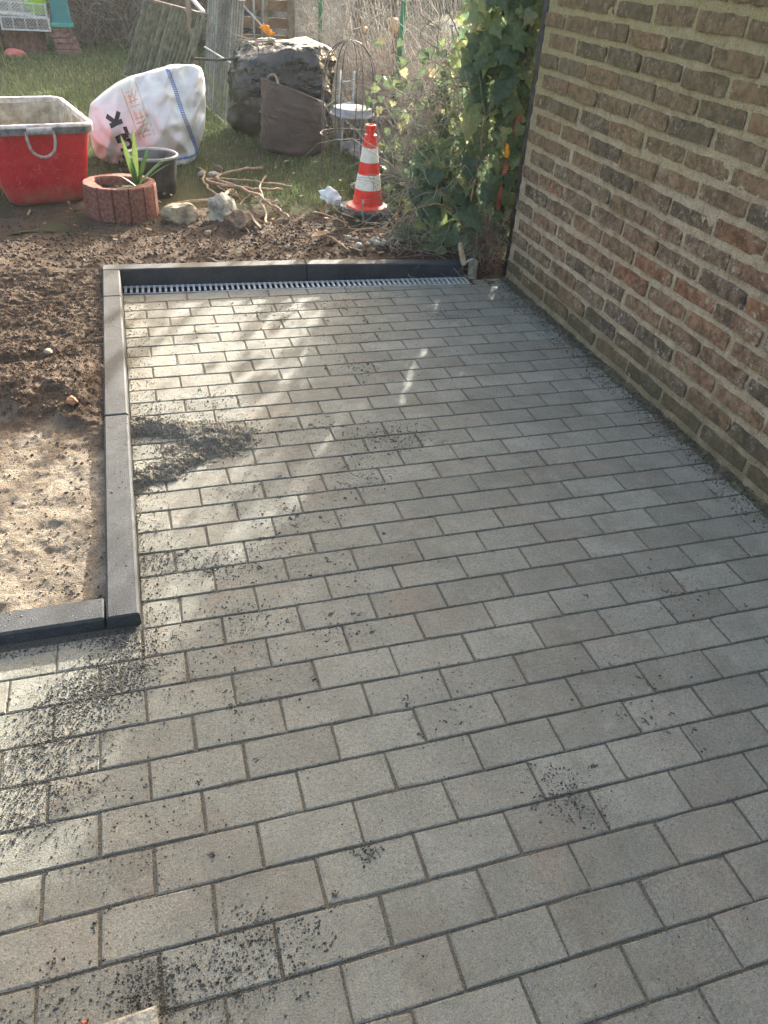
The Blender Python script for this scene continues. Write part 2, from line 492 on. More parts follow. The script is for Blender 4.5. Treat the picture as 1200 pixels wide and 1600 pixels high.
MAT = dict(
    paver=m_paver(), brick=m_brick(), mortar=m_mortar(), soil=m_soil(), dark_soil=m_soil(False), lawn=m_lawn(), tub=m_tub(), kerb=m_kerb(),
    grit=simple('dark_grit', (.045, .042, .035), (.12, .112, .092), 90, .9, rnd='i'),
    jointsand=simple('joint_grit', (.07, .063, .05), (.165, .15, .12), 260, .95, bump=.004, bscale=320),
    heap=simple('grey_brown_grit', (.11, .10, .078), (.26, .237, .19), 120, .95, bump=.006, bscale=260),
    heapgrit=simple('grey_brown_grains', (.10, .09, .07), (.25, .228, .18), 90, .9, rnd='i'),
    footdirt=simple('damp_foot_dirt', (.06, .056, .036), (.15, .135, .09), 60, .95, bump=.006, bscale=220),
    clod=simple('soil_clods', (.05, .035, .025), (.13, .094, .067), 40, .95, rnd='i', bump=.004, bscale=200),
    sandclod=simple('sandy_crumbs', (.09, .068, .047), (.25, .20, .14), 50, .95, rnd='i'),
    stone=simple('pale_rubble_stone', (.20, .18, .145), (.50, .45, .36), 22, .9, bump=.008, bscale=60),
    stone2=simple('ochre_rock', (.14, .11, .075), (.46, .37, .24), 16, .9, bump=.008, bscale=50),
    pebble=simple('pebbles', (.22, .195, .15), (.42, .39, .32), 30, .7, rnd='o'),
    galv=simple('galvanised_steel', (.40, .42, .43), (.58, .60, .61), 40, .42, metal=.35, spec=.5),
    dark=simple('dark_channel', (.02, .02, .02), (.035, .035, .033), 20, .9),
    black_metal=simple('black_fence_post', (.045, .042, .038), (.10, .088, .078), 20, .65),
    white_rim=simple('mortar_stained_rim', (.30, .25, .23), (.62, .56, .53), 18, .75, bump=.003, bscale=70),
    grey_rim=simple('grey_rim_underside', (.06, .06, .065), (.20, .19, .19), 18, .7),  # darker grey than the rim above it
    residue=simple('dried_mortar_lining', (.22, .19, .14), (.44, .39, .30), 14, .95, bump=.006, bscale=50),
    handle_steel=simple('mortar_coated_steel', (.22, .20, .18), (.44, .41, .37), 40, .6, bump=.002, bscale=120),
    bag=simple('white_woven_plastic', (.60, .59, .54), (.76, .75, .72), 6, .55, bump=.0015, bscale=300, trans=.12),
    black_ink=simple('black_print', (.012, .013, .015), (.035, .036, .04), 30, .6),
    orange_ink=simple('orange_print', (.62, .22, .05), (.72, .30, .09), 30, .6),
    blue_thread=simple('blue_stitching', (.03, .09, .32), (.07, .17, .48), 60, .7),
    bucket=simple('black_bucket_plastic', (.022, .023, .025), (.055, .056, .058), 14, .5, bump=.002, bscale=60),
    bucket_in=simple('dusty_bucket_lining', (.09, .09, .085), (.20, .20, .185), 12, .9),
    ring=simple('red_planter_concrete', (.17, .06, .047), (.28, .13, .10), 60, .92, bump=.006, bscale=160, detail=8),
    ring_old=simple('weathered_planter_concrete', (.09, .055, .043), (.21, .125, .095), 18, .92, bump=.006, bscale=90),
    cone_red=simple('cone_red_plastic', (.68, .022, .012), (.78, .045, .025), 20, .4, spec=.45),
    cone_white=simple('cone_white_foil', (.62, .60, .50), (.76, .74, .66), 26, .5),
    cone_base=simple('recycled_rubber', (.045, .052, .05), (.085, .095, .09), 50, .85, bump=.004, bscale=90),
    blackbag=m_sheet('black_plastic_sheet', (.010, .012, .011), (.017, .020, .018), .26, .55, 3.0, .028),
    brownbag=m_sheet('brown_woven_bag', (.066, .050, .043), (.095, .073, .062), .65, .3, 3.2, .018),
    brownin=simple('bag_lining', (.035, .04, .038), (.07, .08, .075), 10, .8),
    grey_plastic=simple('grey_plastic', (.24, .25, .26), (.36, .37, .38), 20, .6),
    pale_metal=simple('pale_painted_metal', (.30, .31, .30), (.44, .45, .44), 20, .5),
    wire=simple('dull_wire', (.06, .055, .05), (.14, .13, .12), 30, .6),
    chain=simple('zinc_wire', (.22, .23, .22), (.40, .41, .40), 30, .5, metal=.4),
    green_post=simple('green_painted_post', (.02, .12, .05), (.04, .20, .085), 10, .5),
    slat_green=simple('algae_grown_slats', (.06, .066, .045), (.15, .155, .11), 14, .8, bump=.003, bscale=60, rnd='o'),
    slat_grey=simple('weathered_grey_bars', (.15, .16, .148), (.26, .27, .25), 12, .6, rnd='o'),
    white_paint=simple('white_painted_rail', (.60, .60, .58), (.76, .76, .74), 14, .5),
    old_wood=simple('old_grey_wood', (.11, .085, .06), (.22, .175, .13), 12, .85, bump=.004, bscale=60),
    pallet=simple('pallet_wood', (.10, .065, .04), (.19, .125, .078), 14, .85),
    trowel_wood=simple('worn_wood_handle', (.34, .25, .155), (.55, .45, .32), 30, .7),
    trowel_steel=simple('mortar_stained_blade', (.16, .14, .095), (.30, .27, .20), 50, .7, metal=.2),
    bark=simple('pale_root_bark', (.24, .155, .095), (.44, .31, .205), 40, .85, bump=.003, bscale=150),
    bark_dark=simple('brown_bark', (.075, .055, .04), (.19, .14, .10), 30, .9, bump=.006, bscale=90),
    cut_wood=simple('fresh_cut_wood', (.42, .26, .12), (.56, .38, .2), 30, .8),
    twig=simple('dry_twigs', (.15, .13, .105), (.36, .32, .26), 9, .9, rnd='i'),
    twig_red=simple('reddish_twigs', (.17, .115, .088), (.36, .26, .205), 9, .9, rnd='i'),
    rust=simple('rust_red_pipe', (.23, .065, .035), (.34, .11, .06), 30, .7),
    paper=simple('white_paper', (.66, .66, .65), (.80, .80, .79), 20, .8),
    teal=simple('teal_plastic', (.006, .15, .16), (.012, .20, .205), 10, .4),
    teal_edge=simple('pale_teal_plastic', (.03, .30, .24), (.05, .37, .30), 10, .4),
    lime=simple('lime_plastic', (.24, .50, .015), (.33, .60, .03), 10, .4),
    crate=simple('off_white_crate_plastic', (.48, .46, .42), (.66, .64, .60), 20, .6),
    red_dish=simple('faded_red_plastic', (.45, .08, .06), (.60, .20, .17), 14, .5),
    orange_cloth=simple('orange_ribbon', (.75, .24, .01), (.85, .36, .03), 20, .6),
    strap=simple('dark_strap', (.04, .04, .042), (.08, .08, .08), 20, .8),
    tancrete=simple('rough_tan_concrete', (.22, .205, .17), (.40, .38, .32), 60, .9, bump=.006, bscale=140),
    leafdry=m_leaf('dry_leaves', [(0, (.20, .105, .05)), (.5, (.32, .19, .09)), (1, (.42, .32, .2))], trans=.25, rough=.8),
    ivy=m_leaf('ivy_leaf', [(0, (.09, .135, .082)), (.45, (.135, .19, .105)), (.75, (.19, .245, .12)), (.92, (.27, .32, .13)), (1, (.35, .32, .16))], rnd='o'),  # sky sheen and glare on the front leaves put into this lighter green
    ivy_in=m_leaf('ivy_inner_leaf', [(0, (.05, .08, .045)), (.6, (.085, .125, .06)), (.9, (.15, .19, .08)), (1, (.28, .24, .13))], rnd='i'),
    grass=m_leaf('grass_blades', [(0, (.075, .12, .042)), (.5, (.115, .165, .06)), (.85, (.17, .205, .09)), (1, (.29, .28, .17))], trans=.4, rough=.6),
    palm=m_leaf('palm_leaf', [(0, (.06, .13, .04)), (.6, (.10, .19, .05)), (1, (.17, .25, .07))], rnd='o', trans=.3),
)

# ------------------------------------------------------------------ ground sheet
def lawn_h(x, y):
    return .004 + .028 * sstep(5.0, 6.6, y) + .010 * fbm(x * 1.3, y * 1.3, seed=5, oct=3)

gs = MB(); gs.add([(-40, -40, -.12), (40, -40, -.12), (40, 50, -.12), (-40, 50, -.12)], [[0, 1, 2, 3]])
tag(gs.obj('ground', MAT['lawn']), 'bare ground stretching away under the garden', kind='structure')

yy, xx = np.meshgrid(np.linspace(4.2, 16, 220), np.linspace(-4.5, 6, 190), indexing='ij')
zz = lawn_h(xx, yy) + .010 * fbm(xx * 9, yy * 9, seed=9, oct=3)
tag(link('lawn', grid_mesh('lawn', xx, yy, zz, MAT['lawn'])), 'patchy damp lawn behind the paved yard', kind='structure')

# ------------------------------------------------------------------ pavement
L, W = .205, .1025
bed = MB(); bed.add([(-1.9, -1.5, -.0036), (1.80, -1.5, -.0036), (1.80, 3.20, -.0036), (-1.9, 3.20, -.0036)], [[0, 1, 2, 3]])
pave = bed.obj('pavement', MAT['jointsand'])
tag(pave, 'new grey concrete block paving with dark grit in its joints', kind='structure')

def paver_data(lx, ly, seed):
    g = random.Random(seed)
    x, y = lx / 2, ly / 2
    ring = [(-x, -y), (-x * .3, -y), (x * .35, -y), (x, -y), (x, y), (x * .3, y), (-x * .35, y), (-x, y)]
    chip = {i: g.uniform(.002, .006) for i in (0, 3, 4, 7) if g.random() < .2}
    V = []
    for zt, ins in ((-.055, 0), (-.0022, 0), (0, .0026)):
        for i, (a, b) in enumerate(ring):
            j = .0009
            e = ins + (chip.get(i, 0) if zt == 0 else chip.get(i, 0) * .5 if zt > -.01 else 0)
            sx = math.copysign(1, a) if abs(a) > x * .9 else 0
            V.append((a - sx * e + g.uniform(-j, j), b - math.copysign(1, b) * e + g.uniform(-j, j), zt - (.001 if zt == 0 and i in chip else 0)))
    F = [list(range(16, 24))]
    for k in range(2):
        for i in range(8):
            jx = (i + 1) % 8
            F.append([k * 8 + i, k * 8 + jx, k * 8 + 8 + jx, k * 8 + 8 + i])
    return V, F

def inview(p, m=30):
    q = [sum(RC[i][j] * (p[j] - CAMP[j]) for j in range(3)) for i in range(3)]
    if q[2] <= .05: return False
    u = q[0] / q[2] * 1183.4 + 600; v = q[1] / q[2] * 1183.4 + 800
    return -m < u < 1200 + m and -m < v < 1600 + m

cells = []
for row in range(-13, 31):
    odd = row % 2 == 1
    y0 = row * W
    left = -2 * L if row >= 8 else -9 * L + (0 if odd else -.5 * L) + (.0 if odd else 0)
    if row >= 8:
        xs = []
        a = -2 * L
        if not odd: xs.append((a, a + L / 2)); a += L / 2
        while a < 8 * L - 1e-6:
            b = min(a + L, 8 * L); xs.append((a, b)); a = b
    else:
        xs = []
        a = left
        while a < 8 * L - 1e-6:
            b = min(a + L, 8 * L); xs.append((a, b)); a = b
    for a, b in xs:
        cells.append((a, b, y0, y0 + W))
full = [mesh_np('paver', *paver_data(L - .0048, W - .0052, i), MAT['paver']) for i in range(12)]
half = [mesh_np('paver_half', *paver_data(L / 2 - .0048, W - .0052, 40 + i), MAT['paver']) for i in range(3)]
vis, off = [], []
for c in cells:
    pts = [(c[0], c[2], 0), (c[1], c[2], 0), (c[1], c[3], 0), (c[0], c[3], 0), ((c[0] + c[1]) / 2, (c[2] + c[3]) / 2, 0)]
    (vis if any(inview(p, 0) for p in pts) else off).append(c)
vis.sort(key=lambda c: c[2])
N_PAVER_PARTS = 330
n_pav = 0
rest = MB()
for i, (a, b, y0, y1) in enumerate(vis + off):
    cx, cy = (a + b) / 2 + R.uniform(-.0009, .0009), (y0 + y1) / 2 + R.uniform(-.0009, .0009)
    tilt = (max(-.005, min(.005, R.gauss(0, .0024))), max(-.003, min(.003, R.gauss(0, .0014))), R.gauss(0, .003)); dz = R.uniform(-.0005, .0005)
    is_full = b - a > L * .75
    if i < len(vis) and n_pav < N_PAVER_PARTS:
        link('paver', R.choice(full if is_full else half), pave, (cx, cy, dz), tilt); n_pav += 1
    else:
        V, F = paver_data(b - a - .0048, W - .0052, i)
        rest.add([(v[0] + cx, v[1] + cy, v[2] + dz) for v in V], F)
tag(rest.obj('paver_rows', MAT['paver'], pave), kind='stuff')
print('pavers in view', len(vis), 'others', len(off))

# ------------------------------------------------------------------ grit on the paving
patches = [  # x, y, radius, grains
    (-.44, .79, .07, 900), (-.46, .68, .07, 1100), (-.52, .63, .07, 900), (-.58, .58, .08, 1100), (-.64, .48, .08, 1000), (-.68, .36, .08, 900),
    (-.56, .38, .07, 260), (.48, 1.60, .10, 520), (.57, 1.63, .09, 420), (.67, 2.88, .13, 420), (.55, 2.21, .10, 330), (.30, 2.85, .13, 420),
    (-.15, .79, .09, 360), (.33, 1.39, .10, 380), (-.35, 1.08, .06, 420), (-.19, 1.03, .07, 420), (.47, .07, .05, 210), (0.0, .09, .018, 60),
    (-.43, -.06, .05, 650), (-.30, -.07, .07, 480), (1.14, 2.69, .08, 300), (-.04, 1.04, .08, 200), (1.11, .64, .10, 160), (.45, .13, .05, 160),
    (.11, .70, .06, 150), (-.17, -.06, .05, 170), (-.25, -.01, .05, 220), (-.61, -.05, .07, 250), (.62, 2.5, .16, 300), (.2, 3.05, .2, 420),
    (.75, 3.08, .15, 330), (-.30, 1.95, .10, 420), (-.1, 2.02, .10, 420), (.25, 1.75, .12, 260), (-.05, 1.35, .14, 300), (.05, 1.2, .1, 150),
    (.15, .95, .14, 260), (-.25, .55, .16, 300), (.3, .45, .12, 120), (.75, .3, .12, 120), (-.45, .2, .12, 260), (-.05, 2.6, .3, 420), (.9, 2.2, .25, 140)]
gp, gr = [], []
for x, y, r, n in patches:
    q = rng.normal(0, .62, (n, 2)) * r
    gp.append(np.c_[x + q[:, 0] * 1.25, y + q[:, 1]]); gr.append(np.abs(rng.normal(0, .0011, n)) + .0008)
def strip(n, x0, x1, y0, y1, pw=2.0, s=.0013):
    t = rng.uniform(0, 1, n) ** pw
    gp.append(np.c_[x0 + (x1 - x0) * t, rng.uniform(min(y0, y1), max(y0, y1), n)]); gr.append(np.abs(rng.normal(0, s, n)) + .0008)
strip(2600, -.41, -.30, .84, 3.1, 3.0)
strip(2600, 1.70, 1.55, .4, 3.15, 2.4, .0016)
strip(700, -.9, -.42, .83, .79, 1)
nn = 30000
qx, qy = rng.uniform(-.95, 1.62, nn), rng.uniform(-.4, 3.15, nn)
kk = rng.uniform(0, 1, nn) < np.clip(.32 + .55 * fbm(qx * 3.2, qy * 3.2, seed=33, oct=4) + .25 * sstep(.6, -.6, qx), .05, 1)
gp.append(np.c_[qx[kk], qy[kk]]); gr.append(np.abs(rng.normal(0, .0007, kk.sum())) + .0005)
for x, y, r, n in patches:
    n = int(n * 1.3); q = rng.normal(0, .72, (n, 2)) * r
    gp.append(np.c_[x + q[:, 0] * 1.25, y + q[:, 1]]); gr.append(rng.uniform(.0004, .0009, n))
# clumps that stick together
for _ in range(240):
    x, y, r, n = R.choice(patches); k = R.randint(3, 9)
    c = rng.normal(0, .75, 2) * r
    gp.append(np.c_[x + c[0] * 1.25 + rng.normal(0, .004, k), y + c[1] + rng.normal(0, .004, k)]); gr.append(rng.uniform(.0015, .0034, k))
# in the joints
for row in range(-6, 31):
    n = 620
    gp.append(np.c_[rng.uniform(-.41 if row > 8 else -.95, 1.64, n), row * W + rng.normal(0, .0036, n)]); gr.append(rng.uniform(.0006, .0017, n))
for (a_, b_, c_, d_) in cells:
    n = 14
    gp.append(np.c_[a_ + rng.normal(0, .0030, n), rng.uniform(c_, d_, n)]); gr.append(rng.uniform(.0006, .0015, n))
gp = np.concatenate(gp); gr = np.concatenate(gr)
ok = (gp[:, 0] < 1.66) & ((gp[:, 0] > -.405) | (gp[:, 1] < .835)) & (gp[:, 1] < 3.19) & (gp[:, 0] > -1.2)
gp, gr = gp[ok], gr[ok]
me = grains(np.c_[gp, gr * .35 + .0003], gr, MAT['grit'], 'scattered_grit', .75, 5)
tag(link('scattered_grit', me), 'dark crushed grit scattered over the grey pavers', kind='stuff')

# the swept heap of grit by the left kerb
def heap_h(x, y):
    d1 = np.exp(-(((x + .31) / .20) ** 2 + ((y - 1.84 + .30 * (x + .30)) / .07) ** 2))
    d2 = np.exp(-(((x + .13) / .15) ** 2 + ((y - 1.72 - .15 * (x + .14)) / .115) ** 2))
    d3 = np.exp(-(((x + .29) / .19) ** 2 + ((y - 1.57 - .55 * (x + .28)) / .07) ** 2))
    h = (d1 ** 3 + d2 ** 3 + (d3 * .95) ** 3) ** (1 / 3)
    h = h + .20 * fbm(x * 22, y * 26, seed=31, oct=5, gain=.68) * np.clip(h * 2.2, 0, 1)
    return (h - .36) * .046
yy, xx = np.meshgrid(np.linspace(1.3, 2.1, 190), np.linspace(-.409, .16, 140), indexing='ij')
zz = heap_h(xx, yy) + .0022 * fbm(xx * 140, yy * 140, seed=3, oct=2)
Pm = np.stack([xx, yy, zz], -1).reshape(-1, 3)
idx = np.arange(len(Pm)).reshape(xx.shape)
Fq = np.stack([idx[:-1, :-1], idx[:-1, 1:], idx[1:, 1:], idx[1:, :-1]], -1).reshape(-1, 4)
keep = (Pm[Fq][:, :, 2] > -.003).any(1)
Fq = Fq[keep]; used = np.unique(Fq); rem = np.zeros(len(Pm), int); rem[used] = np.arange(len(used))
heap = link('grit_heap', mesh_np('grit_heap', Pm[used], rem[Fq], MAT['heap'], True))
tag(heap, 'low spread heap of dark grit on the pavers against the long kerb', 'grit heap')
n = 26000
q = np.c_[rng.uniform(-.405, .14, n), rng.uniform(1.32, 2.1, n)]
hh = heap_h(q[:, 0], q[:, 1])
pr = np.clip((hh + .0150) / .021, 0, 1) ** 1.7
k = rng.uniform(0, 1, n) < pr; q = q[k]; hh = np.maximum(hh[k], 0)
s = np.abs(rng.normal(0, .0014, len(q))) + .001
tag(link('grit_grains', grains(np.c_[q, hh + s * .3], s, MAT['heapgrit'], 'grit_grains', .8, 8), heap), kind='stuff')

# ------------------------------------------------------------------ kerb stones and drain
def ktop(y): return .038 + .0215 * (y - .84)

def kerb(a, b, width, za, zb, label, seed):
    """a,b: centre line ends; box with chamfered top, depth below ground"""
    a, b = Vector(a), Vector(b); d = (b - a).normalized(); s = Vector((d.y, -d.x))
    V, F = [], []
    c = .006; w = width / 2
    prof = [(-w, -.18), (-w, -c), (-w + c, 0), (w - c, 0), (w, -c), (w, -.18)]
    ts = [0, .004 / (b - a).length, 1 - .004 / (b - a).length, 1]
    g = random.Random(seed)
    for ti, t in enumerate(ts):
        p = a + (b - a) * t; zt = za + (zb - za) * t
        ins = .004 if ti in (0, 3) else 0
        for o, z in prof:
            oo = o - math.copysign(min(ins, abs(o)), o) * (1 if z > -.1 else 0)
            V.append((p.x + s.x * oo, p.y + s.y * oo, zt + z - (ins if z == 0 else 0)))
    m = len(prof)
    for i in range(3):
        for j in range(m - 1):
            F.append([i * m + j, i * m + j + 1, (i + 1) * m + j + 1, (i + 1) * m + j])
    F.append(list(range(m))[::-1]); F.append([3 * m + j for j in range(m)])
    mb = MB().add(V, F); me = mb.mesh('kerb_stone', MAT['kerb'])
    import bmesh
    bm = bmesh.new(); bm.from_mesh(me); bmesh.ops.recalc_face_normals(bm, faces=bm.faces); bm.to_mesh(me); bm.free()
    o = link('kerb_stone', me)
    return tag(o, label, 'kerb', 'anthracite kerb stones round the paving')

kx, kw = -.4515, .083
kerb((kx, .842), (kx, 1.864), kw, ktop(.842), ktop(1.864), 'long anthracite kerb stone between the soil and the grit heap, nearest the camera', 1)
kerb((kx, 1.868), (kx, 2.956), kw, ktop(1.868) + .001, ktop(2.956), 'second anthracite kerb stone along the soil, beyond the grit heap', 2)
kerb((kx, 2.960), (kx, 3.292), kw, ktop(2.96), ktop(3.292), 'short anthracite kerb piece in the far left corner by the drain', 3)
kerb((-1.5, .886), (kx - kw / 2 - .005, .886), .084, .036, .036, 'anthracite kerb stone lying crosswise in front of the tan sand', 4)
kerb((kx - kw / 2, 3.338), (.540, 3.312), .078, ktop(3.33) - .002, .088, 'left anthracite kerb stone at the back, behind the drain grating', 5)
kerb((.544, 3.312), (1.425, 3.265), .078, .088, .076, 'right anthracite kerb stone at the back, ending at the trowel', 6)

n = 700
q = np.c_[rng.uniform(kx - kw / 2, kx + kw / 2, n), rng.uniform(.85, 3.28, n)]
q2 = np.c_[rng.uniform(-1.0, -.5, 260), rng.uniform(.85, .925, 260)]
q3 = np.c_[rng.uniform(-.45, 1.42, 420), np.zeros(420)]; q3[:, 1] = 3.327 - .036 * (q3[:, 0] + .49) + rng.uniform(-.03, .036, 420)
zk = np.concatenate([ktop(q[:, 1]), np.full(260, .036), .0905 - .0075 * (q3[:, 0] + .5)])
kq = np.concatenate([q, q2, q3]); s_ = np.abs(rng.normal(0, .0010, len(kq))) + .0005
pk = rng.uniform(0, 1, len(kq)) < np.clip(.35 + .9 * fbm(kq[:, 0] * 5, kq[:, 1] * 3, seed=48, oct=3), .05, 1)
tag(link('kerb_crumbs', grains(np.c_[kq[pk], zk[pk] + s_[pk] * .3], s_[pk], MAT['heapgrit'], 'kerb_crumbs', .7, 49)), 'fine crumbs of soil and grit lying on the kerb tops', kind='stuff')

# drain: skewed channel along the back kerb
DA, DB = Vector((-.408, 3.245)), Vector((1.44, 3.165))
dd = (DB - DA); dl = dd.length; du = dd.normalized(); dn = Vector((-du.y, du.x))
drain = thing('drainage_channel', 'slotted galvanised drain grating along the foot of the back kerb', 'drain', (DA.x, DA.y, 0), math.atan2(dd.y, dd.x))
ch = MB(); ch.box((dl / 2, 0, -.055), (dl, .10, .004)); ch.box((dl / 2, .0475, -.03), (dl, .006, .055)); ch.box((dl / 2, -.0475, -.03), (dl, .006, .055))
ch.obj('channel', MAT['dark'], drain)
gt = MB(); gt.box((dl / 2, .044, .0), (dl, .004, .010), bev=.001); gt.box((dl / 2, -.044, -.004), (dl, .004, .010), bev=.001)
grate = gt.obj('grating', MAT['galv'], drain)
barm = MB().box((0, 0, .0015), (.0115, .086, .012), bev=.0014).mesh('bar', MAT['galv'])
nb = 66
for i in range(nb):
    link('bar', barm, grate, ((i + .5) * dl / nb, 0, 0))

# strip of sand bed between drain end, wall and ivy
# ------------------------------------------------------------------ brick wall
WX = 1.665
wall = thing('brick_wall', 'old weathered brown brick wall with wide pale mortar joints', 'wall', (WX, 1.0, 0))
Y0w, Y1w, HW = -3.0, 3.165, 2.45
ny, nz = 330, 190
yg = np.linspace(Y0w, Y1w, ny); zg = np.linspace(-.05, HW, nz)
Yg, Zg = np.meshgrid(yg, zg)
Xg = WX + .001 + .0036 * fbm(Yg * 26, Zg * 34, seed=21, oct=4) + .0012 * fbm(Yg * 2, Zg * 2, seed=22, oct=2)
mm = mesh_np('mortar', np.stack([Xg - WX, Yg - 1.0, Zg], -1).reshape(-1, 3),
             np.stack([np.arange(ny * nz).reshape(nz, ny)[a:b or None, c:d or None] for a, b, c, d in ((0, -1, 0, -1), (1, 0, 0, -1), (1, 0, 1, 0), (0, -1, 1, 0))], -1).reshape(-1, 4), MAT['mortar'], True)
link('mortar', mm, wall)
core = MB().box((.13, (Y0w + Y1w) / 2 - 1.0, HW / 2 - .03), (.22, Y1w - Y0w - .004, HW))
core.obj('wall_core', MAT['mortar'], wall)

def brick_data(ly, lz, seed):
    """front face grid with ragged rim, rounded back to the mortar"""
    g = np.random.default_rng(seed)
    nu, nv = 6, 3
    V, F = [], []
    for j in range(nv + 1):
        for i in range(nu + 1):
            y = -ly / 2 + ly * i / nu; z = -lz / 2 + lz * j / nv
            e = (i in (0, nu)) + (j in (0, nv))
            y += g.normal(0, .0016) * (1 if e else .4); z += g.normal(0, .0015) * (1 if e else .4)
            if e == 2: y *= .988; z *= .95
            x = -.0060 + g.normal(0, .0010) + (.0010 if e else 0)
            V.append((x, y, z))
    for j in range(nv):
        for i in range(nu):
            a = j * (nu + 1) + i
            F.append([a, a + nu + 1, a + nu + 2, a + 1])
    rim = [i for i in range(nu + 1)] + [(nu + 1) * j + nu for j in range(1, nv + 1)] + [(nu + 1) * nv + i for i in range(nu - 1, -1, -1)] + [(nu + 1) * j for j in range(nv - 1, 0, -1)]
    b = len(V)
    for r in rim:
        v = V[r]; V.append((.016, v[1] * 1.01, v[2] * 1.03))
    for q in range(len(rim)):
        F.append([rim[q], rim[(q + 1) % len(rim)], b + (q + 1) % len(rim), b + q])
    return V, F

BL, BH, BP, CP = .252, .0555, .270, .0838
def crisp(me):
    me.set_sharp_from_angle(angle=math.radians(38)); return me
bricks = [crisp(mesh_np('brick', *brick_data(BL, BH, i), MAT['brick'], True)) for i in range(16)]
bhalf = [crisp(mesh_np('brick_bat', *brick_data(.115, BH, 60 + i), MAT['brick'], True)) for i in range(5)]
outb = MB(); n_br = 0
ztop0 = 1.359
for kcourse in range(-13, 17):
    zc = ztop0 - BH / 2 - kcourse * CP
    if zc < .02 or zc > HW - .04: continue
    off_ = 1.890 if kcourse % 2 == 0 else 2.023
    a0 = off_ - 24 * BP
    y = a0
    while y < Y1w + .2:
        hi = y + BL / 2; lo = y - BL / 2
        yc, ln = y, BL
        if hi > Y1w - .004:
            hi = Y1w - .006; ln = hi - lo; yc = (hi + lo) / 2
        if lo > Y0w and ln > .05:
            jit = (R.uniform(-.004, .0045), R.gauss(0, .004), R.gauss(0, .0025))
            p = (jit[0], yc - 1.0 + jit[1], zc + jit[2] + .004 * math.sin(yc * 1.7 + kcourse))
            ws = (WX, yc, zc)
            seen = any(inview((WX, yc + s_ * ln / 2, zc + t_ * BH / 2), 5) for s_ in (-1, 1) for t_ in (-1, 1))
            rot = (R.gauss(0, .009), R.gauss(0, .012), R.gauss(0, .008))
            if seen:
                if ln > BL * .7:
                    link('brick', R.choice(bricks), wall, p, rot, (1, ln / BL * R.uniform(.96, 1.015), R.uniform(.93, 1.07)))
                else:
                    link('brick', R.choice(bhalf), wall, p, rot, (1, ln / .115, R.uniform(.93, 1.05)))
                n_br += 1
            else:
                V, F = brick_data(ln, BH, R.randrange(9999))
                outb.add([(v[0] + p[0], v[1] + p[1], v[2] + p[2]) for v in V], F)
        y += BP
outb_me = outb.mesh('brick_courses', MAT['brick'], True)
tag(link('brick_courses', outb_me, wall), kind='stuff')
print('bricks in view', n_br)

# damp dirt at the wall foot
yy, xx = np.meshgrid(np.linspace(-.6, 3.16, 420), np.linspace(1.575, 1.672, 22), indexing='ij')
t = (xx - 1.575) / .097
zz = -.016 + .030 * t ** 1.1 + .006 * fbm(xx * 30, yy * 18, seed=41, oct=4) + .003 * fbm(xx * 120, yy * 120, seed=42, oct=2)
wfd = link('wall_foot_dirt', grid_mesh('wall_foot_dirt', xx, yy, zz, MAT['footdirt']))
tag(wfd, 'dark damp dirt and grit banked along the wall foot', kind='stuff')
n = 9000
t = 1 - rng.uniform(0, 1, n) ** .45
fx = 1.668 - .17 * t * (.55 + .45 * (vnoise(np.arange(n) * 0, np.zeros(n)) * 0 + 1)); fy = rng.uniform(-.4, 3.15, n)
fx = 1.668 - (1.668 - fx) * (.6 + .6 * (vnoise(fy * 7, fy * 0, seed=46) + 1) / 2)
s_ = np.abs(rng.normal(0, .0014, n)) + .0008
tag(link('wall_foot_grit', grains(np.c_[fx, fy, np.maximum(0, -.014 + .030 * np.clip((fx - 1.575) / .097, 0, 1)) + s_ * .3], s_, MAT['grit'], 'wall_foot_grit', .8, 47)), 'dark grit sprinkled along the foot of the brick wall', kind='stuff')

# sand bed right of the drain, in the corner under the ivy
yy, xx = np.meshgrid(np.linspace(3.10, 3.42, 40), np.linspace(1.42, 1.70, 36), indexing='ij')
zz = -.001 + .05 * sstep(3.22, 3.4, yy) + .006 * fbm(xx * 25, yy * 25, seed=44, oct=4)
tag(link('corner_soil', grid_mesh('corner_soil', xx, yy, zz, MAT['dark_soil'])), 'loose soil in the corner between drain, wall and ivy', kind='structure')

# ------------------------------------------------------------------ soil bed on the left
def soil_h(x, y):
    h = .006 + .021 * (y - .84)
    edge = 1.93 + .10 * fbm(x * 4, y * 2, seed=51, oct=3) - .25 * (x + .7)
    up = sstep(edge - .10, edge + .05, y)
    heapy = np.exp(-((y - 2.13 - .1 * (x + .7)) / .16) ** 2) * sstep(-.47, -.60, x)
    h = h + up * .014 + heapy * .042
    h = h - .030 * np.exp(-((y - 2.40 - .15 * (x + .8)) / .045) ** 2) * sstep(-.66, -.72, x)
    h = h + (.0065 + .004 * up) * fbm(x * 13, y * 13, seed=52, oct=5, gain=.6)
    h = h + up * .0050 * np.abs(fbm(x * 40, y * 28, seed=53, oct=3)) + up * sstep(2.35, 2.6, y) * .0022 * np.sin(y * 150 + 3 * vnoise(x * 5, y * 5, seed=55))
    h = h + .010 * fbm(x * 2.2, y * 2.2, seed=54, oct=2)
    return h
yy, xx = np.meshgrid(np.linspace(.93, 3.40, 400), np.linspace(-1.9, -.488, 230), indexing='ij')
tag(link('soil_bed', grid_mesh('soil_bed', xx, yy, soil_h(xx, yy), MAT['soil'])), 'brown garden soil turning to tan sand beside the kerb', kind='structure')
n = 15000
q = np.c_[rng.uniform(-1.3, -.495, n), rng.uniform(1.0, 3.35, n)]
edge = 1.93 - .25 * (q[:, 0] + .7)
kk = rng.uniform(0, 1, n) < np.where(q[:, 1] > edge, .95, .025)
q = q[kk]; s = np.abs(rng.normal(0, .0026, len(q))) + .0012
s = np.minimum(s, .016)
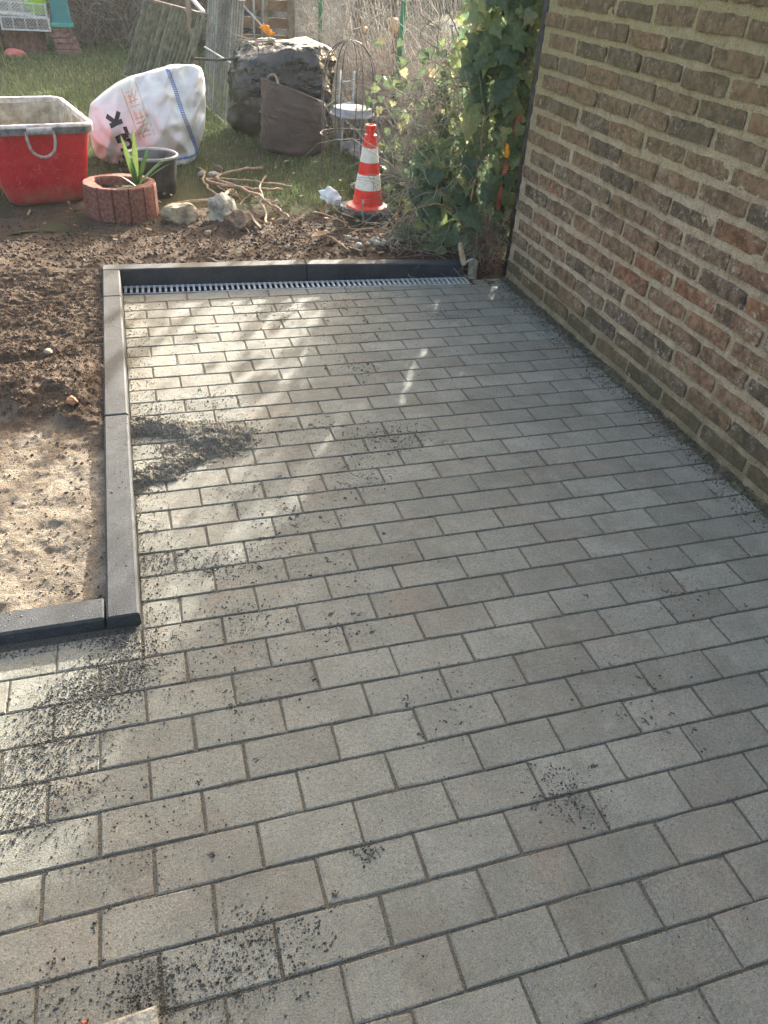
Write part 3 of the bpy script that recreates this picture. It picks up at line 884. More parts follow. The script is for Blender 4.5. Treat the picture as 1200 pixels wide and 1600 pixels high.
tag(link('soil_clods', grains(np.c_[q, soil_h(q[:, 0], q[:, 1]) + s * .25], s, MAT['clod'], 'soil_clods', .85, 12)), 'crumbly brown clods strewn over the soil bed', kind='stuff')
n = 1500
q = np.c_[rng.uniform(-1.2, -.495, n), rng.uniform(.94, 2.0, n)]
s = np.abs(rng.normal(0, .0020, n)) + .0010
tag(link('sand_crumbs', grains(np.c_[q, soil_h(q[:, 0], q[:, 1]) + s * .25], s, MAT['sandclod'], 'sand_crumbs', .8, 13)), 'tan crumbs of sand and mortar beside the kerb', kind='stuff')

# soil behind the back kerb
def back_h(x, y):
    h = .078 - .072 * sstep(3.45, 4.3, y) - .085 * sstep(4.45, 5.3, y + .12 * fbm(x * 3, y * 3, seed=60, oct=3) - .25 * sstep(.2, -.6, x))
    h = h + .035 * np.exp(-(((x - .20) / .28) ** 2 + ((y - 4.15) / .2) ** 2))
    h = h + .010 * fbm(x * 9, y * 9, seed=61, oct=5, gain=.6) + .010 * fbm(x * 2.5, y * 2.5, seed=62, oct=2)
    h = np.where(y < 3.46, np.minimum(h, .070 + (y - 3.3) * .04), h)
    return h
yy, xx = np.meshgrid(np.linspace(3.345, 5.5, 260), np.linspace(-2.2, 2.3, 400), indexing='ij')
yy = yy + np.clip(.04 - .04 * xx, -.06, .09) * 0
tag(link('back_soil', grid_mesh('back_soil', xx, yy, back_h(xx, yy) - np.where((yy < 3.36) & (xx > -.5), .02, 0), MAT['dark_soil'])), 'dark dug soil between the back kerb and the lawn', kind='structure')
n = 8000
q = np.c_[rng.uniform(-1.6, 1.75, n), 3.40 + np.abs(rng.normal(0, .75, n))]
q = q[q[:, 1] < 5.0]
s = np.minimum(np.abs(rng.normal(0, .0052, len(q))) + .002, .022)
tag(link('back_clods', grains(np.c_[q, back_h(q[:, 0], q[:, 1]) + s * .2], s, MAT['clod'], 'back_clods', .8, 14)), 'dark crumbs of earth strewn behind the back kerb', kind='stuff')

# ------------------------------------------------------------------ grass
def blades(n, seed, region, hmin, hmax, dens, zf, name, label):
    g = np.random.default_rng(seed)
    x = g.uniform(region[0], region[1], n); y = g.uniform(region[2], region[3], n)
    k = g.uniform(0, 1, n) < dens(x, y); x, y = x[k], y[k]; n = len(x)
    z = zf(x, y) - .004
    h = g.uniform(hmin, hmax, n) * (.75 + .5 * (vnoise(x * 2, y * 2, seed=3) + 1) / 2)
    a = g.uniform(0, 6.28, n); lean = g.uniform(.15, .9, n) * h
    w = g.uniform(.0016, .0032, n) * (1 + np.clip(y - 5, 0, 8) * .16)
    dx, dy = np.cos(a), np.sin(a); px, py = -dy * w, dx * w
    b = np.stack([x, y, z], -1)
    d = np.stack([dx, dy, 0 * dx], -1); p = np.stack([px, py, 0 * px], -1); up = np.array([0, 0, 1.])
    mid = b + d * (lean * .35)[:, None] + up * (h * .6)[:, None]
    tip = b + d * lean[:, None] + up * (h * .95)[:, None]
    V = np.stack([b - p, b + p, mid + p * .8, mid - p * .8, tip], 1).reshape(-1, 3)
    base = (np.arange(n) * 5)[:, None]
    F = np.concatenate([base + np.array([[0, 1, 2]]), base + np.array([[0, 2, 3]]), base + np.array([[3, 2, 4]])])
    o = link(name, mesh_np(name, V, F, MAT['grass']))
    return tag(o, label, kind='stuff')
def dens(x, y):
    d = .55 + .75 * fbm(x * 1.6, y * 1.6, seed=71, oct=3)
    d = d * sstep(4.75, 5.5, y + .35 * fbm(x * 2.5, y * 2.5, seed=72, oct=2) - .35 * sstep(.9, .3, x) * 0)
    d = d + .9 * np.exp(-(((x - .85) / .38) ** 2 + ((y - 4.95) / .25) ** 2))       # tuft patch beside the cone
    d = d * (1 - .8 * np.exp(-(((x - .75) / .3) ** 2 + ((y - 5.45) / .15) ** 2)))   # bare patch
    d = d * (1 - .9 * np.exp(-(((x + .3) / .45) ** 2 + ((y - 5.3) / .3) ** 2)))     # trodden under the bag
    d = d + .5 * sstep(7, 8, y)
    return np.clip(d, 0.0, 1) * sstep(2.15, 1.7, x + .12 * (y - 6) * 0)
blades(60000, 81, (-1.7, 2.1, 4.3, 8.0), .018, .05, dens, lawn_h, 'lawn_grass', 'short green lawn grass around the bags and buckets')
blades(40000, 82, (-2.6, 2.1, 8.0, 13.6), .03, .065, lambda x, y: np.clip(.75 + .5 * fbm(x, y, seed=75, oct=2), .2, 1), lawn_h, 'far_grass', 'longer dull green grass at the back of the lawn')

# ------------------------------------------------------------------ rocks, stones, rubble
def rock(name, label, cat, loc, size, mat, seed, group=None, flatb=.55, facet=.25, parent=None):
    import bmesh
    bm = bmesh.new(); bmesh.ops.create_icosphere(bm, subdivisions=3, radius=1)
    P = np.array([v.co[:] for v in bm.verts])
    g = np.random.default_rng(seed)
    for _ in range(9):                       # cut flat facets
        d = g.normal(0, 1, 3); d /= np.linalg.norm(d); lim = g.uniform(.62, .92)
        pr = P @ d; P = P - np.clip(pr - lim, 0, None)[:, None] * d
    P *= 1 + facet * .55 * fbm(P[:, 0] * 2.6 + seed, P[:, 1] * 2.6, P[:, 2] * 2.6, seed=seed, oct=5, gain=.62)[:, None]
    P[:, 2] = np.maximum(P[:, 2], -flatb)
    P *= np.array(size)
    for v, p in zip(bm.verts, P): v.co = p
    me = bpy.data.meshes.new(name); bm.to_mesh(me); bm.free(); me.materials.append(mat)
    o = link(name, me, parent, loc, (0, 0, g.uniform(0, 6.28)))
    if label: tag(o, label, cat, group)
    return o
rock('rock', 'ochre and white rock beside the red ribbed planter', 'rock', (-.035, 4.34, .052), (.115, .09, .08), MAT['stone2'], 1)
rock('rock', 'grey pointed lump of rubble under the pale roots', 'rock', (.215, 4.30, .085), (.095, .085, .125), MAT['stone'], 2)
rock('rock', 'brown earth-caked boulder right of the pointed grey rubble', 'rock', (.315, 4.10, .055), (.15, .12, .085), MAT['clod'], 3)
rock('rock', 'pale flat stone behind the traffic cone', 'rock', (1.36, 5.02, .045), (.13, .07, .035), MAT['stone'], 4)
rock('rock', 'grey broken slab lying under the round grey stand', 'rock', (1.56, 6.0, .06), (.13, .09, .06), MAT['stone'], 5)
rock('clod', 'dark earth clod in front of the black cone base', 'clod', (1.015, 4.20, .075), (.05, .04, .035), MAT['clod'], 6)
rock('brick_fragment', 'orange-brown brick fragment in the soil near the kerb', 'brick fragment', (-.600, 1.985, .065), (.026, .022, .018), simple('brick_chip', (.22, .10, .05), (.36, .19, .10), 50, .9), 7)
rock('stone', 'rounded earthy stone in the middle of the soil heap', 'stone', (-.665, 2.10, .080), (.045, .034, .028), MAT['clod'], 8)
rock('stone', 'small round grey stone on the ridge of the soil bed', 'stone', (-.705, 2.42, .068), (.018, .016, .013), MAT['stone'], 9)
rock('stone', 'small white chip at the soil edge touching the kerb shadow', 'stone', (-.535, 2.15, .062), (.013, .008, .006), MAT['paper'], 10)
for i, (x, y, s) in enumerate([(1.02, 3.60, .026), (1.06, 3.57, .022), (1.04, 3.66, .030), (1.08, 3.66, .018), (.985, 3.64, .018), (.89, 3.53, .027), (.93, 3.72, .018), (.82, 3.63, .012), (.90, 3.80, .02), (.80, 3.95, .016)]):
    rock('pebble', 'small pale pebble lying in the cluster behind the right back kerb', 'pebble', (x, y, float(back_h(np.array(x), np.array(y))) + s * .4), (s * 1.2, s, s * .85), MAT['pebble'], 20 + i, 'pale pebbles behind the kerb', .8, .1)
for i, (x, y, s) in enumerate([(.38, 4.0, .022), (.10, 4.02, .024), (.50, 3.62, .014), (.33, 5.55, .035), (.20, 5.42, .03), (.28, 5.36, .035)]):
    rock('stone', ['small brown stone below the earth-caked boulder', 'small buff stone in front of the ochre rock', 'tiny stone just behind the left back kerb', 'pinkish broken chunk on the grass behind the roots', 'flat pale chip on the grass right of the black bucket', 'grey stone on the grass beside the flat pale chip'][i], 'stone',
         (x, y, (float(back_h(np.array(x), np.array(y))) if y < 5 else .035) + s * .3), (s * 1.3, s, s * .8), [MAT['clod'], MAT['stone2'], MAT['pebble'], MAT['sandclod'], MAT['stone'], MAT['stone']][i], 40 + i)
cb = MB().box((0, 0, .02), (.098, .13, .040), bev=.006).obj('broken_paver', MAT['tancrete'], loc=(-.462, -.168, 0), rot=(.02, 0, .06))
tag(cb, 'piece of rough tan paver lying at the bottom edge', 'paver piece')
rock('red_chip', 'tiny red chip in dark grit near the bottom left', 'chip', (-.535, -.085, .005), (.006, .005, .005), simple('red_chip', (.30, .07, .05), (.40, .12, .09), 50, .8), 52)

# ------------------------------------------------------------------ root pieces and sticks
def smooth_path(pts, n=8):
    pts = [Vector(p) for p in pts]; out = []
    for i in range(len(pts) - 1):
        p0, p1, p2, p3 = pts[max(i - 1, 0)], pts[i], pts[i + 1], pts[min(i + 2, len(pts) - 1)]
        for k in range(n):
            t = k / n
            out.append(.5 * ((2 * p1) + (p2 - p0) * t + (2 * p0 - 5 * p1 + 4 * p2 - p3) * t * t + (3 * p1 - p0 - 3 * p2 + p3) * t ** 3))
    out.append(pts[-1]); return out
def stick(mb, pts, r0, r1, seed=0, n=5, wob=.006, sides=7):
    P = smooth_path(pts, n); g = random.Random(seed); k = len(P)
    P = [p + Vector((g.gauss(0, wob), g.gauss(0, wob), g.gauss(0, wob * .5))) for p in P]
    mb.tube(P, [r0 + (r1 - r0) * i / (k - 1) for i in range(k)], sides)
rt = thing('root_branch', 'pale crooked root branch lying over the grass behind the rubble', 'branch', (.40, 4.9, .03))
def rb(name, pts, r0, r1, seed):
    mb = MB(); stick(mb, [(x - .40, y - 4.9, z * .75 - .05) for x, y, z in pts], r0, r1, seed); mb.obj(name, MAT['bark'], rt, smooth=True)
rb('stem', [(.67, 5.62, .07), (.55, 5.50, .10), (.33, 5.36, .09), (.30, 5.18, .10), (.42, 4.90, .12), (.52, 4.62, .13), (.60, 4.42, .10), (.65, 4.30, .07)], .013, .008, 1)
rb('side_root', [(.20, 5.22, .09), (.34, 5.02, .10), (.50, 4.92, .11), (.72, 4.93, .09)], .014, .009, 2)
rb('side_root', [(.18, 5.30, .07), (.45, 5.22, .09), (.62, 5.10, .10), (.80, 5.04, .08)], .010, .008, 3)
rb('side_root', [(.19, 5.68, .06), (.21, 5.40, .11), (.19, 5.18, .09), (.22, 4.90, .09), (.26, 4.72, .09)], .008, .008, 4)
rb('side_root', [(.68, 5.42, .06), (.60, 5.12, .10), (.53, 4.80, .12), (.50, 4.42, .10), (.47, 4.16, .08)], .006, .007, 5)
rb('side_root', [(.36, 4.92, .10), (.27, 4.70, .12), (.25, 4.45, .13)], .012, .010, 6)
for i in range(9):
    g = random.Random(70 + i); x, y = g.uniform(.25, .6), g.uniform(4.5, 5.1)
    rb('rootlet', [(x, y, .09), (x + g.uniform(-.1, .1), y + g.uniform(-.12, .12), .11), (x + g.uniform(-.22, .22), y + g.uniform(-.25, .1), .075)], .004, .002, 80 + i)
def one_stick(label, pts, r0, r1, seed, mat='bark', name='stick'):
    mb = MB(); stick(mb, pts, r0, r1, seed, 5, .003)
    return tag(mb.obj(name, MAT[mat], smooth=True), label, 'stick')
one_stick('thin brown stick lying across the dead leaf behind the kerb', [(.72, 3.86, .085), (.77, 3.66, .10), (.83, 3.46, .085)], .006, .005, 1)
one_stick('thick dark fallen branch by the ivy foot behind the pebbles', [(1.42, 4.02, .08), (1.22, 3.82, .085), (.98, 3.66, .07)], .018, .010, 2, 'bark_dark')
one_stick('long pale twig rising from the soil towards the ivy', [(1.03, 3.74, .06), (1.17, 3.86, .12), (1.30, 3.98, .20), (1.36, 4.02, .30)], .005, .004, 3)
one_stick('short whitish twig beside the left end of back kerb', [(.02, 3.50, .075), (.06, 3.43, .08), (.09, 3.38, .082)], .006, .004, 4)
one_stick('thin root poking from the ochre rock to the left', [(-.10, 4.55, .06), (.02, 4.50, .09), (.16, 4.42, .12)], .008, .007, 5)
one_stick('thin stalk hanging from the grey rubble over the soil', [(.24, 4.22, .15), (.29, 4.05, .10), (.33, 3.86, .07)], .004, .003, 6, 'bark_dark')
one_stick('thin twig on the soil left of the cone base', [(.80, 4.30, .07), (.88, 4.16, .08), (.96, 4.02, .07)], .005, .004, 7)
one_stick('short grey peg standing in front of the cone base', [(1.10, 4.20, .16), (1.095, 4.18, .10), (1.09, 4.15, .04)], .006, .006, 8, 'twig')
one_stick('whitish twig end at the back kerb by the pebbles', [(.88, 3.42, .10), (.86, 3.50, .09), (.84, 3.56, .08)], .005, .004, 9)

# dead leaves
def leaf_poly(l, w, n=5, curl=.2):
    V, F = [], []
    for i in range(n + 1):
        t = i / n; ww = w * math.sin(math.pi * min(max(t, .03), .985)) ** .8
        z = curl * l * (t - .5) ** 2
        V += [(-ww, t * l, z + abs(ww) * .35), (0, t * l, z), (ww, t * l, z + abs(ww) * .35)]
    for i in range(n):
        a = i * 3
        F += [[a, a + 1, a + 4, a + 3], [a + 1, a + 2, a + 5, a + 4]]
    return V, F
dl_me = mesh_np('dead_leaf', *leaf_poly(.12, .035), MAT['leafdry'])
o = link('dead_leaf', dl_me, None, (.66, 3.70, .095), (.1, .0, -1.2)); tag(o, 'large dry brown leaf lying behind the back kerb', 'leaf')
pts, n = [], 420
g = np.random.default_rng(91)
V, F = leaf_poly(.045, .014, 3)
V = np.array(V); allV, allF = [], []
for i in range(n):
    x, y = (g.uniform(.85, 1.75), g.uniform(3.4, 4.6)) if i < 260 else (g.uniform(-1, 1.9), g.uniform(3.6, 6.5))
    a, b = g.uniform(0, 6.28), g.normal(0, .5); s = g.uniform(.4, 1.15)
    m = np.array(Matrix.Rotation(a, 3, 'Z') @ Matrix.Rotation(b, 3, 'X'))
    z = max(float(back_h(np.array(x), np.array(y))), .03) + .012
    allV.append((V * s) @ m.T + np.array([x, y, z])); allF.append(np.array(F) + i * len(V))
tag(link('leaf_litter', mesh_np('leaf_litter', np.concatenate(allV), np.concatenate(allF), MAT['leafdry'])), 'dry brown leaf litter under the ivy and over the soil', kind='stuff')

# ------------------------------------------------------------------ trowel
tr = thing('trowel', 'bricklayer trowel with worn wooden handle propped upright at the kerb end', 'trowel', (1.468, 3.195, 0))
bl = MB()
V = [(-.026, -.012, 0), (.022, -.016, 0), (.034, .012, .095), (.012, .020, .108), (-.022, .014, .100)]
V2 = [(x, y + .0025, z) for x, y, z in V]
bl.add(V + V2, [[0, 1, 2, 3, 4], [9, 8, 7, 6, 5]] + [[i, i + 5, (i + 1) % 5 + 5, (i + 1) % 5] for i in range(5)])
bl.obj('blade', MAT['trowel_steel'], tr)
sk = MB(); sk.tube(smooth_path([(.004, .016, .104), (-.022, .014, .098), (-.046, .010, .084), (-.056, .008, .086)]), .0055, 8); sk.obj('shank', MAT['galv'], tr, smooth=True)
hd = MB(); hp = [(-.052, .008, .080), (-.060, .006, .100), (-.076, .000, .142), (-.092, -.006, .186), (-.097, -.008, .200)]
hd.tube(smooth_path(hp, 4), [.010 + .0055 * math.sin(math.pi * min(1, .25 + i / 20)) for i in range(17)], 10); hd.obj('handle', MAT['trowel_wood'], tr, smooth=True)

# ------------------------------------------------------------------ traffic cone
cn = thing('traffic_cone', 'red traffic cone with two white bands on a black rubber base', 'traffic cone', (1.20, 4.44, .028), .35)
cn.scale = (1.07, 1.07, 1.10)
def cr(z): return .094 - (z - .045) * (.094 - .034) / .385      # body radius
bs = MB()
oct_ = [(-.165, -.09), (-.09, -.165), (.09, -.165), (.165, -.09), (.165, .09), (.09, .165), (-.09, .165), (-.165, .09)]
for z0, z1, s0, s1 in ((-.02, .018, 1, 1), (.018, .030, 1, .93)):
    b = [(x * s0, y * s0, z0) for x, y in oct_] + [(x * s1, y * s1, z1) for x, y in oct_]
    bs.add(b, [[i, (i + 1) % 8, (i + 1) % 8 + 8, i + 8] for i in range(8)] + ([[8 + i for i in range(8)]] if s1 < 1 else []))
base = bs.obj('base', MAT['cone_base'], cn)
MB().box((.128, .055, .032), (.05, .025, .006), bev=.002).obj('grip_slot', MAT['dark'], base)
bd = MB(); bd.lathe([(.128, .030), (.126, .038), (.112, .043), (.098, .046)] + [(cr(z), z) for z in np.linspace(.05, .43, 12)] + [(.026, .433), (.024, .452), (.030, .455), (.0315, .475), (.029, .482), (.020, .483), (.018, .455), (.018, .30)], 40)
bd.obj('body', MAT['cone_red'], cn, angle=40)
for z0, z1 in ((.135, .218), (.285, .362)):
    st = MB(); st.lathe([(cr(z0) + .0003, z0), (cr(z0) + .0018, z0 + .001)] + [(cr(z) + .0018, z) for z in np.linspace(z0 + .01, z1 - .01, 4)] + [(cr(z1) + .0018, z1 - .001), (cr(z1) + .0003, z1)], 40)
    st.obj('white_band', MAT['cone_white'], cn, angle=40)

# crumpled paper
pp = rock('crumpled_paper', 'crumpled white paper lying left of the traffic cone', 'paper', (.985, 4.60, .085), (.075, .045, .055), MAT['paper'], 61, None, .7, .6)
pp.rotation_euler = (.2, .3, -.5)

# ------------------------------------------------------------------ red mortar tub
tub = thing('mortar_tub', 'large red plastic mortar tub with dirty white rim and steel handle', 'tub', (-.913, 5.155, .004), math.radians(14))
def rrect(hx, hy, r, n=7):
    P = []
    for cx, cy, a0 in ((hx - r, hy - r, 0), (-hx + r, hy - r, 90), (-hx + r, -hy + r, 180), (hx - r, -hy + r, 270)):
        for i in range(n + 1):
            a = math.radians(a0 + 90 * i / n); P.append((cx + r * math.cos(a), cy + r * math.sin(a)))
    return P
def loft(levels, cap0=False, cap1=False):
    mb = MB(); V, F = [], []; n = len(levels[0][0])
    for P, z in levels: V += [(x, y, z) for x, y in P]
    for k in range(len(levels) - 1):
        for i in range(n):
            j = (i + 1) % n; F.append([k * n + i, k * n + j, (k + 1) * n + j, (k + 1) * n + i])
    if cap0: F.append(list(range(n))[::-1])
    if cap1: F.append([(len(levels) - 1) * n + i for i in range(n)])
    return mb.add(V, F)
RH = .47
def tl(z): t = z / RH; return .235 + .075 * t, .40 + .075 * t
lv = [(rrect(.20, .36, .08), 0.0), (rrect(.228, .388, .09), .02), (rrect(.237, .402, .085), .05)]
for z in (.15, .25, .35, .44): lv.append((rrect(*tl(z), .075), z))
loft(lv, cap0=True).obj('tub_wall', MAT['tub'], tub, angle=50)
lv = [(rrect(tl(RH)[0] - .008, tl(RH)[1] - .008, .07), .455)] + [(rrect(tl(z)[0] - .014, tl(z)[1] - .014, .07), z) for z in (.4, .3, .2, .1)] + [(rrect(.21, .37, .07), .05)]
loft(lv, cap1=True).obj('mortar_lining', MAT['residue'], tub, angle=50)
a, b = tl(RH)
rimo = loft([(rrect(a - .010, b - .010, .07), .455), (rrect(a + .016, b + .016, .09), .466), (rrect(a + .024, b + .024, .1), .474), (rrect(a + .020, b + .020, .095), .486), (rrect(a + .004, b + .004, .08), .492), (rrect(a - .010, b - .010, .07), .486), (rrect(a - .010, b - .010, .07), .455)])
rimp = rimo.obj('rim', MAT['white_rim'], tub, angle=60)
loft([(rrect(a + .002, b + .002, .085), .432), (rrect(a + .020, b + .020, .095), .434), (rrect(a + .023, b + .023, .098), .470), (rrect(a + .010, b + .010, .09), .470)]).obj('rim_skirt', MAT['grey_rim'], rimp, angle=60)
hb = MB(); hb.tube(smooth_path([(-.075, -b - .022, .452), (-.078, -b - .038, .41), (-.06, -b - .040, .345), (0, -b - .040, .315), (.06, -b - .040, .345), (.078, -b - .038, .41), (.075, -b - .022, .452)], 6), .0085, 10)
hnd = hb.obj('handle', MAT['handle_steel'], tub, smooth=True)
hs = MB(); hs.tube([(-.072, -b - .030, .456), (0, -b - .031, .458), (.072, -b - .030, .456)], .022, 12); hs.obj('handle_sleeve', MAT['handle_steel'], hnd, angle=50)

# ------------------------------------------------------------------ ribbed red planter with seedling, bucket
pl = thing('planter_ring', 'red ribbed concrete planter ring in front of the black bucket', 'planter', (-.375, 4.53, .004))
NR = 14; prof_o, prof_i = [], []
for i in range(NR):
    for f, rr in ((0.0, .198), (.07, .218), (.5, .2195), (.94, .218)):
        t = 2 * math.pi * (i + f) / NR
        prof_o.append((rr * math.cos(t) * 1.0, rr * math.sin(t) * .93))
        ri = .155 + .022 * math.sin(3 * t + .5) + .006 * math.sin(11 * t)
        prof_i.append((ri * math.cos(t), ri * math.sin(t) * .93))
sh = lambda P, s: [(x * s, y * s) for x, y in P]
ringm = loft([(prof_o, 0), (prof_o, .196), (sh(prof_o, .975), .205), (sh(prof_i, 1.06), .203), (prof_i, .19), (prof_i, .10)])
ringm.obj('ring', MAT['ring'], pl, angle=25)
so = MB(); n = len(prof_i)
sv = [(0, 0, .165)] + [(x * f, y * f, .165 + .02 * vnoise(x * 60 * f, y * 60 * f, seed=2) * 1.0 - .01 * f) for f in (.35, .7, 1.0) for x, y in prof_i]
sf = [[0, 1 + i, 1 + (i + 1) % n] for i in range(n)]
for k in range(2):
    for i in range(n):
        j = (i + 1) % n; sf.append([1 + k * n + i, 1 + (k + 1) * n + i, 1 + (k + 1) * n + j, 1 + k * n + j])
so.add(sv, sf).obj('potting_soil', MAT['dark_soil'], pl, smooth=True)

pm = thing('palm_seedling', 'young green palm seedling growing from the red planter', 'plant', (-.275, 4.52, .17))
def blade(p0, p1, w, sag, mat, parent, name='leaf', fold=.35, n=8):
    p0, p1 = Vector(p0), Vector(p1); d = p1 - p0
    sd = d.cross(Vector((0, 0, 1)));
    sd = sd.normalized() if sd.length > 1e-4 else Vector((1, 0, 0))
    if abs(d.normalized().z) > .8: sd = Vector((.93, .25, .1)).normalized()
    nrm = sd.cross(d).normalized(); V, F = [], []
    for i in range(n + 1):
        t = i / n; c = p0 + d * t + Vector((0, 0, -1)) * sag * t * t
        ww = w * (.22 + .78 * math.sin(math.pi * min(.5, t * 1.1))) * (1 - max(0, (t - .55) / .45) ** 1.8)
        ww = max(ww, .0006)
        V += [c - sd * ww + nrm * ww * fold, c, c + sd * ww + nrm * ww * fold]
    for i in range(n):
        k = i * 3; F += [[k, k + 1, k + 4, k + 3], [k + 1, k + 2, k + 5, k + 4]]
    return link(name, mesh_np(name, [tuple(v) for v in V], F, mat, True), parent)
for p1, w, sag in [((.02, .0, .335), .018, 0), ((-.055, .01, .30), .016, .0), ((-.02, -.03, .19), .017, 0), ((.095, .0, .26), .017, .02), ((.215, .02, .235), .012, .05), ((.235, -.01, .21), .011, .06), ((.20, .06, .20), .012, .05), ((-.09, -.06, .05), .012, .03), ((.13, -.05, .03), .010, .04), ((.06, -.02, .17), .014, .02), ((-.10, .03, .09), .010, .02)]:
    blade((R.uniform(-.008, .008), R.uniform(-.008, .008), 0), p1, w, sag, MAT['palm'], pm)

bk = thing('bucket', 'black plastic builder bucket standing behind the red planter', 'bucket', (-.155, 5.03, .006))
MB().lathe([(.135, 0), (.140, .006), (.150, .10), (.166, .242)], 40, cap0=True).obj('bucket_wall', MAT['bucket'], bk, angle=50)
MB().lathe([(.162, .250), (.148, .10), (.138, .02), (.0, .018)], 40).obj('lining', MAT['bucket_in'], bk, angle=50)
MB().lathe([(.165, .238), (.174, .243), (.177, .252), (.172, .259), (.162, .257), (.161, .246)], 40).obj('rim', MAT['grey_plastic'], bk, smooth=True)

# ------------------------------------------------------------------ white bulk bag
zs = [0.0, .03, .10, .22, .30, .38, .45, .50, .555, .60, .625, .64]
xl = [-.50, -.54, -.56, -.565, -.555, -.53, -.43, -.34, -.22, -.09, .0, .06]
xr = [.19, .215, .245, .295, .305, .315, .318, .320, .320, .312, .30, .26]
BY = 6.02
def bag_sect(z):
    l_ = np.interp(z, zs, xl); r_ = np.interp(z, zs, xr)
    D = .30 * (1 - (np.clip(z, 0, .64) / .70) ** 3) * (.80 + .3 * np.sin(np.clip(z, 0, .64) / .64 * math.pi))
    return l_, r_, D
BAGC = [((.07, .66), (-.16, .10), .035, .035), ((.27, .62), (.14, .16), .040, .03), ((-.30, .52), (-.47, .06), .035, .03), ((.33, .46), (.05, .03), -.035, .03),
        ((-.10, .60), (-.30, .30), -.028, .028), ((.0, .34), (-.12, .04), .032, .024), ((.19, .64), (.30, .30), -.03, .025), ((-.56, .22), (-.32, .05), .045, .03), ((-.5, .30), (-.38, .14), -.04, .025), ((.02, .50), (.22, .36), .02, .02)]
def bag_pos(th, z):
    """th in [0,pi] is the camera side"""
    l_, r_, D = bag_sect(z)
    c, hw = (l_ + r_) / 2, (r_ - l_) / 2
    x = c - hw * np.sign(np.cos(th)) * np.abs(np.cos(th)) ** .8; s = np.sin(th)
    y = BY - D * np.sign(s) * np.abs(s) ** .62
    wr = .022 * fbm(x * 5.5 + 3, z * 6, seed=101, oct=4) - .095 * (np.abs(fbm(x * 3.4 + z * 2.2, z * 2.2 - x * 1.9, seed=102, oct=3)) - .4) - .045 * np.abs(vnoise(x * 13 - z * 7, z * 5 + x * 3, seed=106)) + .02 * np.abs(fbm(x * 9, z * 12, seed=104, oct=2)) * np.exp(-(((x + .45) / .12) ** 2 + ((z - .1) / .12) ** 2))
    for (ax, az), (bx, bz), am, sg in BAGC:
        t_ = np.clip(((x - ax) * (bx - ax) + (z - az) * (bz - az)) / ((bx - ax) ** 2 + (bz - az) ** 2), 0, 1)
        d_ = np.hypot(x - ax - (bx - ax) * t_, z - az - (bz - az) * t_)
        wr = wr + am * np.exp(-d_ / sg) * (1 - .5 * t_)
    y = y - wr * (s > 0) * np.clip(s * 3, 0, 1) + wr * (s < 0) * .5
    zz = z + .010 * fbm(x * 4, y * 3, seed=103, oct=2) * np.clip(z / .1, 0, 1)
    return x, y, zz
tH, zH = np.meshgrid(np.linspace(0, 2 * math.pi, 220), np.concatenate([np.linspace(0, .6, 60), np.linspace(.605, .64, 12)]), indexing='xy')
X_, Y_, Z_ = bag_pos(tH, zH)
bagobj = thing('bulk_bag', 'white woven bulk bag slumped on the grass with black and orange print', 'bag', (-.1, 6.0, .02))
def to_bag(me): return link(me.name, me, bagobj, (.1, -6.0, 0))
to_bag(grid_mesh('sack', X_, Y_, Z_, MAT['bag']))
capi = MB().add([tuple(v) for v in np.stack([X_[-1], Y_[-1], Z_[-1]], -1)[:-1]], [list(range(219))])
to_bag(capi.mesh('top_fold', MAT['bag']))
def bag_front(x, z, off=.003):
    l_, r_, D = bag_sect(z); c, hw = (l_ + r_) / 2, (r_ - l_) / 2
    u = np.clip((c - x) / hw, -.999, .999)
    th = np.arccos(np.sign(u) * np.abs(u) ** (1 / .8))
    X, Y, Z = bag_pos(th, z)
    return x, Y - off, Z
def print_quad(mb, A, B, C, D, nu=8, nv=8, off=.0035):
    """quad in (x,z) laid on the bag front"""
    A, B, C, D = map(np.array, (A, B, C, D)); V = []
    for j in range(nv + 1):
        for i in range(nu + 1):
            u, v = i / nu, j / nv
            q = (A * (1 - u) + B * u) * (1 - v) + (D * (1 - u) + C * u) * v
            x, y, z = bag_front(np.array(q[0]), np.array(q[1]), off); V.append((float(x), float(y), float(z)))
    F = [[j * (nu + 1) + i, j * (nu + 1) + i + 1, (j + 1) * (nu + 1) + i + 1, (j + 1) * (nu + 1) + i] for j in range(nv) for i in range(nu)]
    mb.add(V, F)
def stroke(mb, a, b, w, off=.0035, fr=None):
    if fr: a, b = fr(*a), fr(*b)
    a, b = np.array(a), np.array(b); d = b - a; L_ = np.linalg.norm(d); d = d / L_; n_ = np.array([-d[1], d[0]]) * w / 2
    print_quad(mb, a - n_, b - n_, b + n_, a + n_, max(2, int(L_ / .012)), 2, off)
